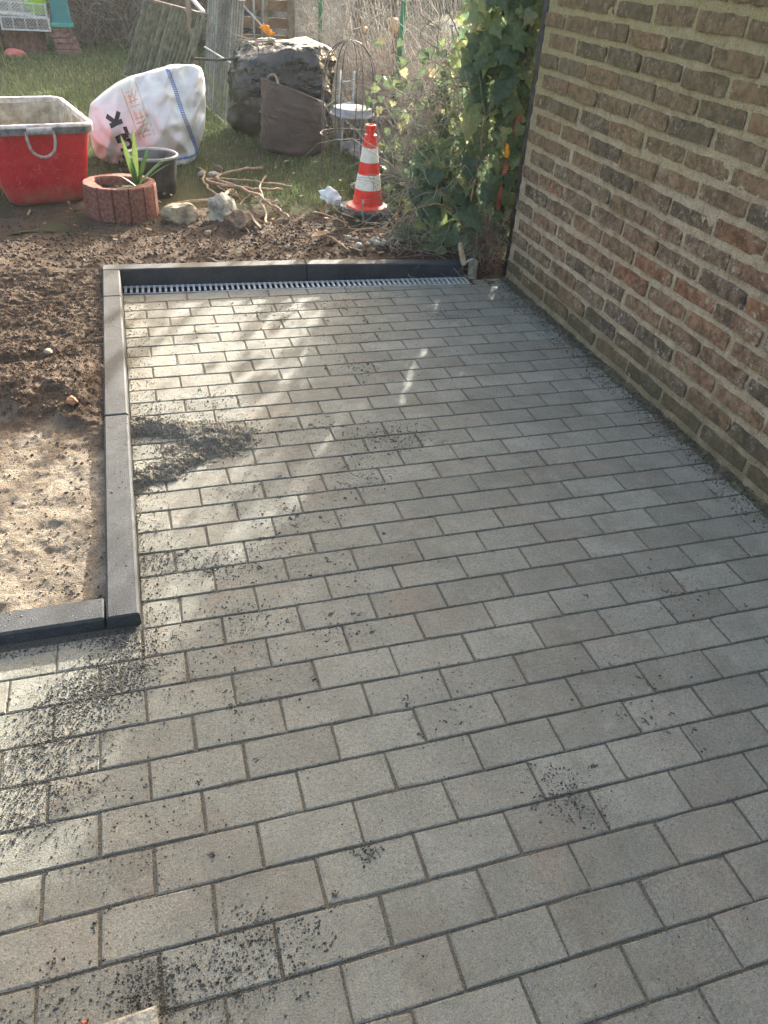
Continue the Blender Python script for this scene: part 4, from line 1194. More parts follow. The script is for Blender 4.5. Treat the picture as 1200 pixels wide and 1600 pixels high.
# text frame: reading direction runs up the bag, letter tops to the left
O = np.array([-.245, .055]); td = np.array([-.30, .954]); lu = np.array([-.93, -.30])
td = td / np.linalg.norm(td); lu = lu / np.linalg.norm(lu)
def fr(s_, h_): return O + td * s_ + lu * h_
def letters(txt, mb, s0, h0, w, h, sw, gap, frame, outline=False):
    G = {'B': [((0, 0), (0, 1)), ((0, 1), (.8, .95)), ((.8, .95), (.8, .55)), ((0, .52), (.8, .52)), ((.8, .5), (.85, .05)), ((0, 0), (.85, .03))],
         'U': [((0, 1), (0, .2)), ((0, .2), (.3, 0)), ((.3, 0), (.7, 0)), ((.7, 0), (1, .2)), ((1, .2), (1, 1))],
         'L': [((0, 1), (0, 0)), ((0, 0), (.85, 0))],
         'K': [((0, 0), (0, 1)), ((.1, .5), (.95, 1)), ((.1, .5), (.95, 0))],
         'N': [((0, 0), (0, 1)), ((0, 1), (1, 0)), ((1, 0), (1, 1))],
         'E': [((0, 0), (0, 1)), ((0, 1), (.9, 1)), ((0, .5), (.7, .5)), ((0, 0), (.9, 0))],
         'R': [((0, 0), (0, 1)), ((0, 1), (.8, .95)), ((.8, .95), (.8, .55)), ((0, .5), (.8, .52)), ((.3, .5), (.95, 0))]}
    for i, c in enumerate(txt):
        for a, b in G[c]:
            f = lambda p: frame(s0 + i * (w + gap) + p[0] * w, h0 + p[1] * h)
            if outline:
                A, B = np.array(f(a)), np.array(f(b)); d = (B - A) / (np.linalg.norm(B - A) + 1e-9); n_ = np.array([-d[1], d[0]]) * .013
                stroke(mb, A - n_, B - n_, sw); stroke(mb, A + n_, B + n_, sw)
            else:
                stroke(mb, f(a), f(b), sw)
bp_ = MB(); letters('BULK', bp_, .0, -.01, .062, .095, .029, .026, fr)
to_bag(bp_.mesh('black_lettering', MAT['black_ink']))
O2 = np.array([-.115, .245])
def fr2(s_, h_): return O2 + np.array([-.285, .958]) * s_ + np.array([-.93, -.33]) * h_
op = MB(); letters('NER', op, .01, .012, .068, .072, .0042, .028, fr2, True)
stroke(op, fr2(-.02, -.012), fr2(.30, -.012), .004); stroke(op, fr2(-.02, .100), fr2(.30, .100), .004)
to_bag(op.mesh('orange_lettering', MAT['orange_ink']))
seam = MB()
sp = smooth_path([(.050, .632, 0), (.085, .52, 0), (.118, .38, 0), (.160, .25, 0), (.195, .14, 0), (.222, .05, 0)], 12)
for i in range(len(sp) - 1):
    a, b = sp[i], sp[i + 1]
    stroke(seam, (a.x - .012, a.y), (a.x + .012, a.y - .004), .0045, .004)
    stroke(seam, (a.x - .012, a.y), (b.x - .012, b.y), .003, .004); stroke(seam, (a.x + .012, a.y), (b.x + .012, b.y), .003, .004)
for i in range(22):
    x = .02 + .195 * i / 21; stroke(seam, (x, .030 + .0006 * i), (x + .004, .052 + .0006 * i), .004, .004)
stroke(seam, (.02, .041), (.22, .052), .006, .0045)
to_bag(seam.mesh('blue_seam', MAT['blue_thread']))

# ------------------------------------------------------------------ black plastic sack heap
def sack(name, label, cat, c, rx, ry, h, mat, seed, amp, prof, cx=None, sq=2.6, nth=140, nz=80, aniso=(1, 1)):
    th, t = np.meshgrid(np.linspace(0, 2 * math.pi, nth), np.linspace(0, 1, nz), indexing='xy')
    w = np.interp(t, *zip(*prof))
    co, si = np.cos(th), np.sin(th)
    r = (np.abs(co) ** sq + np.abs(si) ** sq) ** (-1 / sq)
    x = rx * w * r * co; y = ry * w * r * si; z = h * t
    rid = 1 - 2 * np.abs(fbm(co * 1.5 + 5 + t * 1.1, t * 2.6 + co * 1.1, si * 1.6, seed=seed, oct=3))
    big = fbm(co * 1.3, si * 1.3, t * 2, seed=seed + 5, oct=2)
    rid2 = 1 - 2 * np.abs(fbm(co * 3.2 + t * 4, t * 5 - co * 3, si * 3.2, seed=seed + 3, oct=3))
    k = 1 + amp * (.6 * rid + .8 * big + .3 * rid2)
    x, y = x * k, y * k
    z = z + amp * h * .5 * fbm(x * 4, y * 4, seed=seed + 9, oct=3) * t
    if cx is not None: x = x + np.interp(t, *zip(*cx))
    return grid_mesh(name, x, y, z, mat)
bsx = thing('black_sack', 'bulging wrinkled black plastic sack behind the brown garden bag', 'sack', (1.09, 6.98, .03))
link('sheeting', sack('sheeting', '', '', None, .43, .36, .76, MAT['blackbag'], 201, .10, [(0, .88), (.12, 1), (.5, 1.0), (.8, .97), (.92, .82), (.985, .45), (1, .03)], [(0, -.02), (.6, 0), (1, .06)], 3.2), bsx)
crk = MB()
for i in range(14):
    g = random.Random(300 + i); x = g.uniform(-.4, -.08); y = g.uniform(-.25, .1)
    crk.tube(smooth_path([(x, y, .69 + g.uniform(-.02, .02)), (x + g.uniform(-.1, .1), y - .04, .73), (x + g.uniform(-.2, .2), y + g.uniform(-.1, .1), .72 + g.uniform(-.02, .05))], 4), .004, 5)
crk.obj('twigs_on_top', MAT['twig'], bsx)
# brown garden bag
bb = thing('garden_waste_bag', 'round brown garden waste bag with slanting open top', 'bag', (1.055, 6.27, .03))
th, t = np.meshgrid(np.linspace(0, 2 * math.pi, 120), np.linspace(0, 1, 60), indexing='xy')
topz = .44 - .085 * np.cos(th - .1) - .02 * np.sin(th)
rr = .265 * (1 + .05 * np.sin(t * math.pi) - .03 * t) * (1 + .035 * fbm(np.cos(th) * 2, np.sin(th) * 2, t * 5, seed=211, oct=3) + .022 * (1 - 2 * np.abs(fbm(th * 1.5, t * 7, seed=212, oct=2))))
rr = rr * (.93 + .07 * sstep(0, .07, t))
link('fabric', grid_mesh('fabric', rr * np.cos(th), rr * np.sin(th) * .95, topz * t + .003, MAT['brownbag']), bb)
r2 = .25 - .05 * (1 - t)
link('lining', grid_mesh('lining', r2 * np.cos(-th), r2 * np.sin(-th) * .95, (.44 - .085 * np.cos(-th - .1) - .02 * np.sin(-th)) * (.45 + .55 * t), MAT['brownin']), bb)
fl = MB(); fl.lathe([(0.001, .20), (.12, .22), (.20, .19)], 24); fl.obj('garden_waste', MAT['clod'], bb, smooth=True)
def ringpath(z_off, r, tt=None):
    P = []
    for i in range(49):
        a = 2 * math.pi * i / 48; zt = .44 - .085 * math.cos(a - .1) - .02 * math.sin(a)
        P.append((r * math.cos(a), r * math.sin(a) * .95, zt + z_off if tt is None else zt * tt))
    return P
MB().tube(ringpath(.002, .258), .007, 8, False).obj('rim_wire', MAT['strap'], bb, smooth=True)
MB().tube(ringpath(0, .279, .55), .006, 6, False).obj('hoop_seam', MAT['brownbag'], bb, smooth=True)
MB().tube(smooth_path([(-.235, -.07, .50), (-.21, -.10, .56), (-.17, -.12, .57), (-.15, -.15, .50), (-.155, -.19, .45)], 5), .010, 6).obj('carry_loop', MAT['old_wood'], bb, smooth=True)
MB().tube(smooth_path([(.245, -.11, .32), (.26, -.14, .22), (.30, -.12, .18), (.31, -.06, .24), (.27, -.02, .33)], 5), .006, 6).obj('carry_loop', MAT['strap'], bb, smooth=True)
MB().tube(smooth_path([(.0, -.10, .30), (.03, -.12, .40), (.05, -.13, .425)], 3), .017, 7).obj('cut_stub', MAT['cut_wood'], bb, smooth=True)
one_stick('long thin cut branch poking out of the brown garden bag', [(1.10, 6.20, .40), (1.28, 6.15, .38), (1.48, 6.25, .50), (1.62, 6.4, .62)], .007, .004, 31, 'twig')

# ------------------------------------------------------------------ round stand, wire plant dome
rs = thing('round_stand', 'small round grey stand with pale tubular legs', 'stand', (1.545, 6.22, .03))
MB().lathe([(.0, .345), (.150, .345), (.160, .342), (.164, .325), (.172, .300), (.188, .297), (.190, .285), (.170, .282), (.0, .285)], 40).obj('dish', MAT['grey_plastic'], rs, angle=35)
for sx, sy in ((-1, -1), (1, -1), (-1, 1), (1, 1)):
    MB().tube([(sx * .09, sy * .07, .285), (sx * .115, sy * .09, .0)], .010, 8).obj('leg', MAT['pale_metal'], rs, smooth=True)
MB().bar((-.11, -.085, .06), (.11, -.085, .10), .012, .05).obj('brace', MAT['grey_plastic'], rs)
wf = thing('tubular_rack', 'pale tubular rack leaning behind the round grey stand', 'rack', (1.62, 6.55, .03))
for x0 in (-.10, .02):
    MB().tube([(x0, 0, 0), (x0 + .02, .10, .56)], .010, 8).obj('upright', MAT['pale_metal'], wf, smooth=True)
MB().tube([(-.10, .05, .30), (.03, .05, .32)], .008, 8).obj('rung', MAT['pale_metal'], wf, smooth=True)
MB().tube([(-.09, .08, .47), (.03, .08, .48)], .008, 8).obj('rung', MAT['pale_metal'], wf, smooth=True)
cg = thing('wire_plant_dome', 'thin domed wire plant support standing before the brush', 'plant support', (1.30, 5.40, .02))
for i in range(8):
    a = 2 * math.pi * i / 8 + .25; r = .205
    P = smooth_path([(r * math.cos(a) * 1.0, r * math.sin(a), 0), (r * math.cos(a), r * math.sin(a), .35), (r * math.cos(a), r * math.sin(a), .62), (.84 * r * math.cos(a), .84 * r * math.sin(a), .78), (.45 * r * math.cos(a), .45 * r * math.sin(a), .88), (0, 0, .905)], 5)
    MB().tube(P, .0042, 5).obj('wire', MAT['wire'], cg, smooth=True)
for z in (.30,):
    MB().tube([(.206 * math.cos(2 * math.pi * i / 32), .206 * math.sin(2 * math.pi * i / 32), z) for i in range(33)], .0038, 5, False).obj('hoop', MAT['wire'], cg, smooth=True)
mb = MB(); mb.tube(smooth_path([(.93, 4.93, .02), (.925, 4.94, .085), (.965, 4.95, .115), (1.005, 4.95, .085), (1.01, 4.95, .02)], 5), .004, 6)
tag(mb.obj('wire_hoop', MAT['wire'], smooth=True), 'small wire hoop stuck in the grass left of the cone', 'hoop')

# ------------------------------------------------------------------ leaning slatted panels and rails
gp_ = thing('slatted_gate', 'grey metal gate of thin upright bars leaning by the black sack', 'gate', (.66, 7.03, .03))
nA, nB = Vector((0, 0, 0)), Vector((-.14, 1.42, 0)); lean = Vector((.13, 0, 1.02))
for i in range(15):
    p = nA + (nB - nA) * (i / 14)
    MB().bar(p, p + lean, .014, .013, up=(1, 0, 0)).obj('bar', MAT['slat_grey'], gp_)
for f, m_, w in ((0.0, 'pale_metal', .022), (.5, 'pale_metal', .016), (1.0, 'white_paint', .045)):
    MB().bar(nA + lean * f + Vector((-.014, -.02, 0)), nB + lean * f + Vector((-.014, .02, 0)), w, w * .8).obj('rail', MAT[m_], gp_)
sp_ = thing('slatted_shutter', 'green algae-covered slatted panel leaning at the lawn edge', 'panel', (-.26, 10.2, .03))
bA, bB = Vector((0, 0, 0)), Vector((.52, -1.85, 0)); ln_ = Vector((.34, 0.02, .79))
for i in range(17):
    p = bA + (bB - bA) * ((i + .5) / 17); w = 1.92 / 17
    MB().bar(p, p + ln_, w * .5, .034, bev=.010, up=(1, 0, .5)).obj('slat', MAT['slat_green'], sp_)
MB().bar(bA + Vector((-.02, 0, .01)), bB + Vector((-.02, 0, .01)), .035, .035).obj('bottom_rail', MAT['slat_grey'], sp_)
MB().bar(bA + ln_, bB + ln_, .03, .03).obj('top_rail', MAT['old_wood'], sp_)
mb = MB(); mb.bar((.58, 8.45, .84), (.36, 9.6, 1.10), .035, .030, .004); tag(mb.obj('white_rail', MAT['white_paint']), 'white painted rail resting on the green slatted panel', 'rail')
mb = MB(); mb.bar((.48, 8.45, .0), (.44, 8.75, 1.15), .05, .035, .004); tag(mb.obj('wooden_post', MAT['old_wood']), 'weathered brown board upright between the two slatted panels', 'board')
mb = MB(); mb.tube(smooth_path([(.30, 6.85, .62), (.55, 6.98, .60), (.78, 6.75, .66)], 6), .012, 6); tag(mb.obj('strap', MAT['strap'], smooth=True), 'dark strap stretched from the gate to the black sack', 'strap')
mb = MB(); mb.tube([(.78, 7.02, 1.0), (.95, 7.0, .84), (1.02, 6.98, .74)], .008, 6); tag(mb.obj('metal_rod', MAT['pale_metal'], smooth=True), 'thin pale rod slanting down from the grey gate top', 'rod')
orr = rock('orange_ribbon', 'bright orange ribbon tied on the rod above the black sack', 'ribbon', (.965, 6.96, .835), (.055, .025, .032), MAT['orange_cloth'], 71, None, .9, 1.3)
orr.rotation_euler = (0, .5, .1)
for x_, lab in ((1.08, 'left of two thin steel rods standing behind the gate'), (1.17, 'right of two thin steel rods standing behind the gate')):
    mb = MB(); mb.tube([(x_ - .03, 8.4, 0), (x_, 8.4, 1.25)], .010, 6); tag(mb.obj('steel_rod', MAT['slat_grey'], smooth=True), lab, 'rod')
pa = thing('wooden_pallet', 'brown wooden pallet boards behind the grey gate', 'pallet', (1.28, 9.0, .03))
for i in range(6):
    MB().bar((-.32, 0, .06 + i * .16), (.32, .06, .06 + i * .16), .02, .10, .003).obj('board', MAT['pallet'], pa)
for x_ in (-.29, 0, .29):
    MB().bar((x_, .05, 0), (x_, .05, .98), .08, .07, .003).obj('bearer', MAT['old_wood'], pa)

# ------------------------------------------------------------------ far left corner: planter stones, crates, plastic
def block_ring(name, label, loc, rotz, w, h, mat, horiz=False):
    t = thing(name, label, 'planter', loc, rotz)
    n = 7
    for i in range(n) if not horiz else []:
        x = -w / 2 + w * (i + .5) / n; y = -.06 * math.cos((x / w) * math.pi)
        MB().box((x, y, h / 2), (w / n - .006, .12, h), bev=.008).obj('rib', mat, t)
    if horiz:
        for i in range(5):
            a = math.pi / 2 * (i + .5) / 5
            rr_ = .17
            MB().box((rr_ * math.cos(a) - .05, 0, h - .20 + rr_ * math.sin(a) - .14), (.075, w, .075), Matrix.Rotation(-a, 3, 'Y'), .008).obj('rib', mat, t)
        MB().box((-.06, 0, (h - .05) / 2), (.14, w * .96, h - .06), bev=.01).obj('body', mat, t)
    else:
        MB().box((0, .09, h / 2 - .01), (w * .98, .22, h - .03), bev=.01).obj('body', mat, t)
    return t
block_ring('planter_block', 'weathered brown planter block carrying the white crates', (-1.44, 12.15, .03), .05, .50, .27, MAT['ring_old'])
block_ring('planter_block', 'brown planter block cut by the left picture edge', (-2.02, 12.12, .03), .05, .56, .27, MAT['ring_old'])
prs = thing('curved_planter_stone', 'curved pinkish planter stone with level grooves under the teal plastic', 'planter', (-.93, 12.1, .03))
for i in range(5):
    MB().box((.01 - .010 * i * i * .6, 0, .034 + i * .066), (.30 - .012 * i, .30, .060), bev=.007).obj('course', simple('pink_planter_concrete', (.16, .085, .07), (.30, .18, .15), 30, .92, bump=.005, bscale=90) if i == 0 else bpy.data.materials['pink_planter_concrete'], prs)
def crate(label, loc, rotz, w=.58, d=.38, h=.155):
    t = thing('plastic_crate', label, 'crate', loc, rotz, 'white crates stacked in the far corner')
    for s_ in (-1, 1):
        fr_ = MB()
        for z in (.008, h - .008): fr_.box((0, s_ * d / 2, z), (w, .014, .018))
        for i in range(5): fr_.box((-w / 2 + w * i / 4, s_ * d / 2 + s_ * .002, h / 2), (.022 if i in (0, 4) else .014, .016, h - .004))
        side = fr_.obj('side_frame', MAT['crate'], t)
        lat = MB()
        st = .040; n_ = int((w + h) / st)
        for i in range(n_ + 1):
            for sg in (1, -1):
                x0 = -w / 2 + i * st - (h if sg == 1 else 0)
                a, b = Vector((x0, s_ * d / 2, .01)), Vector((x0 + sg * h + (h if sg == -1 else 0) * 0, s_ * d / 2, h - .01))
                if sg == -1: a.x += 0
                # clip to the frame
                pts_ = []
                for f in np.linspace(0, 1, 12):
                    p = a.lerp(b, f)
                    if -w / 2 <= p.x <= w / 2: pts_.append(p)
                if len(pts_) > 1: lat.bar(pts_[0], pts_[-1], .005, .004)
        lat.obj('lattice', MAT['crate'], side)
    for s_ in (-1, 1):
        MB().box((s_ * w / 2, 0, h / 2), (.012, d - .02, h)).obj('end_wall', MAT['crate'], t)
    MB().box((0, 0, .006), (w - .02, d - .02, .010)).obj('floor', MAT['crate'], t)
    return t
crate('lower white lattice crate resting on the brown planter block', (-1.40, 12.10, .30), .02)
crate('upper white lattice crate tilted on the lower crate', (-1.42, 12.10, .462), .0).rotation_euler = (0, .035, .03)
fill = rock('crate_contents', 'mottled dry debris filling the lower white crate', 'debris', (-1.40, 12.10, .37), (.25, .15, .05), MAT['leafdry'], 77, None, .6, .6)
fill.rotation_euler = (0, 0, 0)
lm = thing('lime_container', 'bright lime green plastic container in the upper crate', 'container', (-1.22, 12.1, .48))
MB().lathe([(.08, 0), (.105, .05), (.115, .20), (.10, .32), (.05, .36)], 24, cap0=True, cap1=True).obj('body', MAT['lime'], lm, angle=40)
MB().tube(smooth_path([(-.10, 0, .28), (-.17, 0, .22), (-.16, 0, .10), (-.10, 0, .06)], 5), .016, 8).obj('handle', MAT['lime'], lm, smooth=True)
tl_ = thing('teal_tub', 'teal plastic tub upside down on the curved planter stone', 'tub', (-.955, 12.05, .36))
loft([(rrect(.135, .12, .03), .0), (rrect(.125, .11, .03), .10), (rrect(.10, .09, .03), .40)], cap1=True).obj('body', MAT['teal'], tl_, angle=50)
loft([(rrect(.13, .115, .03), -.004), (rrect(.150, .135, .035), .0), (rrect(.150, .135, .035), .035), (rrect(.13, .118, .03), .042)]).obj('lip', MAT['teal_edge'], tl_, angle=50)
rd = thing('red_dish', 'faded red plastic dish lying upside down on the far grass', 'dish', (-1.56, 11.65, .05))
rd.rotation_euler = (.25, .15, 0)
MB().lathe([(.14, 0), (.12, .03), (.07, .05), (.0, .055)], 28).obj('bowl', MAT['red_dish'], rd, smooth=True)

# ------------------------------------------------------------------ fence, brush, trees beyond
FX = [(1.80, 3.30), (1.96, 6.40), (2.02, 9.60), (2.05, 13.2)]
fe = thing('chain_link_fence', 'sagging chain link fence with green posts behind the bags', 'fence', (1.9, 6.4, 0))
for i, (x, y) in enumerate(FX):
    MB().tube([(x - 1.9, y - 6.4, 0), (x - 1.9 + (.06 if i == 1 else .0), y - 6.4, 1.62)], .024, 12).obj('post', MAT['green_post'] if i else MAT['black_metal'], fe, smooth=True)
def fpt(s_):
    ys = [p[1] for p in FX]; return np.interp(s_, ys, [p[0] for p in FX])
nw = 190; zseg = np.linspace(.05, 1.5, 27)
Vw, Fw = [], []; per = len(zseg) * 3
for i in range(nw):
    ph = 1 if i % 2 else -1
    y = 3.35 + i * .052
    amp_ = np.where(np.arange(len(zseg)) % 2 == 0, 1, -1) * ph * .026
    yy_ = y + amp_; sag = .05 * np.sin(yy_ * 1.9 + zseg * 2)
    xx_ = fpt(yy_) + sag + .004 * amp_ / .026
    b = len(Vw) * 0
    ring = []
    for j in range(3):
        a = 2 * math.pi * j / 3
        ring.append(np.stack([xx_ - 1.9 + .0017 * math.cos(a), yy_ - 6.4 + .0017 * math.sin(a), zseg], -1))
    Vw.append(np.stack(ring, 1).reshape(-1, 3))
    f = np.array([(k * 3 + j, k * 3 + (j + 1) % 3, (k + 1) * 3 + (j + 1) % 3, (k + 1) * 3 + j) for k in range(len(zseg) - 1) for j in range(3)])
    Fw.append(f + i * per)
link('wire_mesh', mesh_np('wire_mesh', np.concatenate(Vw), np.concatenate(Fw), MAT['chain']), fe)
MB().tube([(x - 1.9, y - 6.4, 1.5) for x, y in FX], .004, 5).obj('line_wire', MAT['chain'], fe)
mb = MB(); mb.tube([(1.705, 3.235, 0), (1.70, 3.235, .8), (1.69, 3.235, 1.75)], .022, 8); tag(mb.obj('steel_post', MAT['black_metal'], smooth=True), 'dark steel post standing against the end of the brick wall', 'post')

def brush(name, label, n, xr_, yr_, zr_, lr, rr_, mat, seed, up=.5, wob=.33, grav=0.0, back=True):
    def st(g, n): return np.c_[g.uniform(*xr_, n), g.uniform(*yr_, n), zr_[0] + (zr_[1] - zr_[0]) * g.uniform(0, 1, n) ** 1.6]
    def dr(g, n, P): return np.c_[g.normal(0, .7, n), g.normal(0, .7, n), g.normal(up, .7, n)]
    o = link(name, twigs(n, st, dr, lambda g, n: g.uniform(*lr, n), lambda g, n: g.uniform(*rr_, n), mat, name, 6, wob, seed, grav))
    return tag(o, label, kind='stuff')
brush('fence_brush', 'tangled dry brown twigs and brambles along the fence', 3600, (2.0, 3.1), (4.6, 13), (0, .55), (.3, .95), (.002, .0055), MAT['twig'], 401)
brush('reddish_brush', 'reddish dry bramble thicket behind the green fence post', 1800, (1.95, 2.7), (5.0, 8.2), (0, .5), (.25, .8), (.0018, .0045), MAT['twig_red'], 402)
brush('low_brush', 'low dry brambles in front of the fence near the cone', 1200, (1.58, 2.05), (4.0, 7.2), (0, .22), (.2, .6), (.0018, .0045), MAT['twig'], 403, .35)
brush('back_thicket', 'dense leafless thicket closing off the back of the lawn', 8000, (-3.2, 3.4), (13.0, 14.3), (0, 1.9), (.4, 1.3), (.004, .010), MAT['twig'], 404)
brush('tall_brush', 'sparse bare upright twigs rising above the fence', 120, (2.1, 3.6), (4.6, 13), (.6, 1.2), (.5, 1.2), (.0025, .006), MAT['twig'], 405, 1.2, .2)
# a dark earth bank behind the thickets keeps the horizon closed
yy, xx = np.meshgrid(np.linspace(13.6, 20, 40), np.linspace(-9, 12, 90), indexing='ij')
zz = -.1 + 1.9 * sstep(13.9, 15.5, yy) + .35 * fbm(xx * .8, yy * .8, seed=411, oct=4)
tag(link('earth_bank', grid_mesh('earth_bank', xx, yy, zz, MAT['lawn'])), 'overgrown dark bank behind the leafless thicket', kind='structure')
yy, xx = np.meshgrid(np.linspace(3.6, 16, 90), np.linspace(3.0, 8, 40), indexing='ij')
zz = -.1 + .75 * sstep(3.1, 4.6, xx) + .15 * fbm(xx * .9, yy * .9, seed=412, oct=4)
tag(link('neighbour_ground', grid_mesh('neighbour_ground', xx, yy, zz, MAT['lawn'])), 'rising overgrown ground beyond the chain link fence', kind='structure')

def bare_tree(label, base, trunk, r0, branches, seed, cutend=None):
    t = thing('pruned_tree', label, 'tree', base)
    mb = MB(); stick(mb, trunk, r0, r0 * .7, seed, 6, .008, 10); mb.obj('trunk', MAT['bark_dark'], t, smooth=True)
    for k_, b in enumerate(branches):
        mb = MB(); stick(mb, b[0], b[1], b[1] * .5, seed + k_ + 1, 6, .01, 8); mb.obj('limb', MAT['bark_dark'], t, smooth=True)
    def st(g, n): return np.c_[g.normal(0, .3, n), g.normal(0, .3, n), g.uniform(.7, 2.2, n)]
    def dr(g, n, P): return np.c_[g.normal(0, .7, n), g.normal(0, .7, n), g.normal(.9, .5, n)]
    c_ = link('crown', twigs(160, st, dr, lambda g, n: g.uniform(.4, 1.1, n), lambda g, n: g.uniform(.002, .005, n), MAT['twig'], 'crown', 6, .2, seed), t)
    tag(c_, kind='stuff')
    if cutend:
        for p, d in cutend:
            MB().tube([Vector(p), Vector(p) + Vector(d)], .035, 10).obj('cut_end', MAT['cut_wood'], t, smooth=True)
    return t
bare_tree('pruned crooked trunk with a sawn stub behind the wire dome', (2.42, 9.0, 0), [(0, 0, 0), (-.02, 0, .35), (-.06, 0, .62), (-.12, .02, .82), (-.05, .05, 1.0), (.10, .1, 1.3), (.15, .1, 2.0)], .065, [([(-.06, 0, .62), (-.03, -.05, .72)], .05), ([(.1, .1, 1.3), (-.3, .3, 1.9), (-.5, .4, 2.4)], .04), ([(.12, .1, 1.5), (.5, .2, 2.1), (.6, .3, 2.6)], .04)], 501, [((-.03, -.05, .70), (.004, -.02, .03))])
bare_tree('thin tree with an orange sawn stub beside the green post', (2.16, 7.1, 0), [(0, 0, 0), (.02, .02, .6), (.0, .0, 1.2), (.1, .1, 2.2)], .035, [([(.0, .0, 1.3), (.3, -.2, 1.9), (.5, -.2, 2.4)], .025), ([(.02, .02, 1.1), (-.3, .2, 1.7), (-.4, .3, 2.2)], .02)], 511, [((-.03, -.06, .86), (-.015, -.03, .10))])

# ------------------------------------------------------------------ ivy
iv = thing('ivy', 'dense green ivy climbing the fence beside the brick wall', 'ivy', (1.6, 3.6, .04))
def ivy_leaf(seed, s=1.0):
    g = random.Random(seed)
    out = [(0, -.05), (.10, -.16), (.30, -.20), (.46, -.02), (.36, .14), (.30, .22), (.42, .42), (.26, .46), (.14, .56), (0, .92)]
    half = [(x * g.uniform(.9, 1.1), y * g.uniform(.92, 1.08)) for x, y in out]
    V = [(0, .24, .035), (0, .45, .03)]
    R_ = [(x, y, -.10 * x - .12 * max(0, y - .3) + g.uniform(-.03, .03)) for x, y in half]
    Lf = [(-x * g.uniform(.9, 1.1), y, -.10 * x - .12 * max(0, y - .3) + g.uniform(-.03, .03)) for x, y, z in R_[1:-1]]
    V += R_ + Lf
    r = list(range(2, 2 + len(R_))); l = list(range(2 + len(R_), 2 + len(R_) + len(Lf)))
    F = []
    ring = r + l[::-1]
    k = len(ring)
    for i in range(k):
        a, b = ring[i], ring[(i + 1) % k]
        c = 0
        F.append([c, a, b])
    # bridge the two centres
    return [(x * s, y * s, z * s) for x, y, z in V], F
lf_me = [mesh_np('ivy_leaf', *ivy_leaf(i, .108), MAT['ivy'], False) for i in range(6)]
def ivy_orient(g, out):
    """tip hangs down, face looks along out"""
    zax = (Vector(out) + Vector((g.gauss(0, .45), g.gauss(0, .45), g.gauss(.15, .35)))).normalized()
    tip = Vector((g.gauss(0, .5), g.gauss(0, .3), -1)); tip = (tip - zax * tip.dot(zax)).normalized()
    xax = tip.cross(zax)
    return Matrix((xax, tip, zax)).transposed()
g = random.Random(77); cnt = 0
TAN = math.tan(SUN_EL); SX, SY = math.sin(SUN_AZ), math.cos(SUN_AZ)
def gap(x, y, z):
    """thin places in the foliage where daylight comes through"""
    c = x * SY - y * SX; zr = z - (y - 3.6) / SY * TAN
    w = .055 + .03 * math.sin(zr * 17)
    return (abs(c + .615 + .05 * (zr - .7)) < w and .56 < zr < .92) or (abs(c + .435) < .042 and .38 < zr < .60) or (abs(c + .80) < .03 and .75 < zr < 1.1)
def ivy_left(z): return 1.13 + .26 * min(max(z, 0), 1.3) + .05 * math.sin(z * 9)
while cnt < 285:
    z = g.random() ** .95 * 1.42 + .02; x = g.uniform(ivy_left(z), 1.72)
    dens_ = 1.0 if (z > .72 or (z < .58 and x < 1.62)) else .45
    if g.random() > dens_: continue
    y = 3.46 - .10 * math.sin((x - 1.2) * 5) + .5 * max(0, 1.62 - x) * g.random() + g.uniform(-.05, .16) + .10 * z * (1.7 - x)
    if gap(x, y, z): continue
    s = g.uniform(.6, 1.4)
    if z < .5 and 1.25 < x < 1.55: s *= 1.15
    m = ivy_orient(g, (-.35, -1, .25))
    o = link('leaf', g.choice(lf_me), iv); o.matrix_local = Matrix.Translation((x - 1.6, y - 3.6, z)) @ m.to_4x4() @ Matrix.Scale(s, 4); cnt += 1
# inner and rear foliage as one mass
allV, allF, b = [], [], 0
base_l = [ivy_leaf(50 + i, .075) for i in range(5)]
def ivy_mass(n, fn):
    global b
    for i in range(n):
        x, y, z = fn()
        if gap(x, y, z): continue
        V, F = base_l[g.randrange(5)]
        m = np.array(ivy_orient(g, (-.3, -1, .3))); s = g.uniform(.5, 1.2)
        allV.append((np.array(V) * s) @ m.T + np.array([x - 1.6, y - 3.6, z])); allF.append(np.array(F) + b); b += len(V)
def f1():
    z = g.random() * 2.0; return g.uniform(ivy_left(z) + .03, 1.80), g.uniform(3.50, 3.95), z
def f2():
    y = g.uniform(3.6, 4.95); z = g.random() * (1.7 if y < 4.45 else 1.0); return float(fpt(y)) + g.gauss(.02, .09), y, z
def f5():
    return g.uniform(1.28, 1.95), g.uniform(3.85, 5.3), g.random() ** 1.4 * .95
def f4():
    return g.uniform(1.66, 1.9), g.uniform(3.30, 3.62), g.uniform(.2, 1.95)  # extra leaf column added behind the wall end to block a sun streak
def f3():
    return g.uniform(1.64, 2.0), g.uniform(3.28, 3.75), g.uniform(.0, 1.9)
ivy_mass(260, f1); ivy_mass(560, f2); ivy_mass(260, f5); ivy_mass(480, f3); ivy_mass(620, f4)
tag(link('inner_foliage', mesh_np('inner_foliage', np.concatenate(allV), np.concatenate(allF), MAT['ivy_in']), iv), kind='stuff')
def st(g, n): return np.c_[g.uniform(-.45, .18, n), g.uniform(-.12, .3, n), g.uniform(0, .9, n)]
def dr(g, n, P): return np.c_[g.normal(-.1, .6, n), g.normal(-.1, .5, n), g.normal(.35, .8, n)]
tag(link('vine_tangle', twigs(620, st, dr, lambda g, n: g.uniform(.15, .7, n), lambda g, n: g.uniform(.0012, .0035, n), MAT['twig'], 'vine_tangle', 7, .3, 601, .05), iv), kind='stuff')
def ivs(name, pts, r0, r1, seed, mat='bark'):
    mb = MB(); stick(mb, [(x - 1.6, y - 3.6, z - .04) for x, y, z in pts], r0, r1, seed, 6, .003, 6); mb.obj(name, MAT[mat], iv, smooth=True)
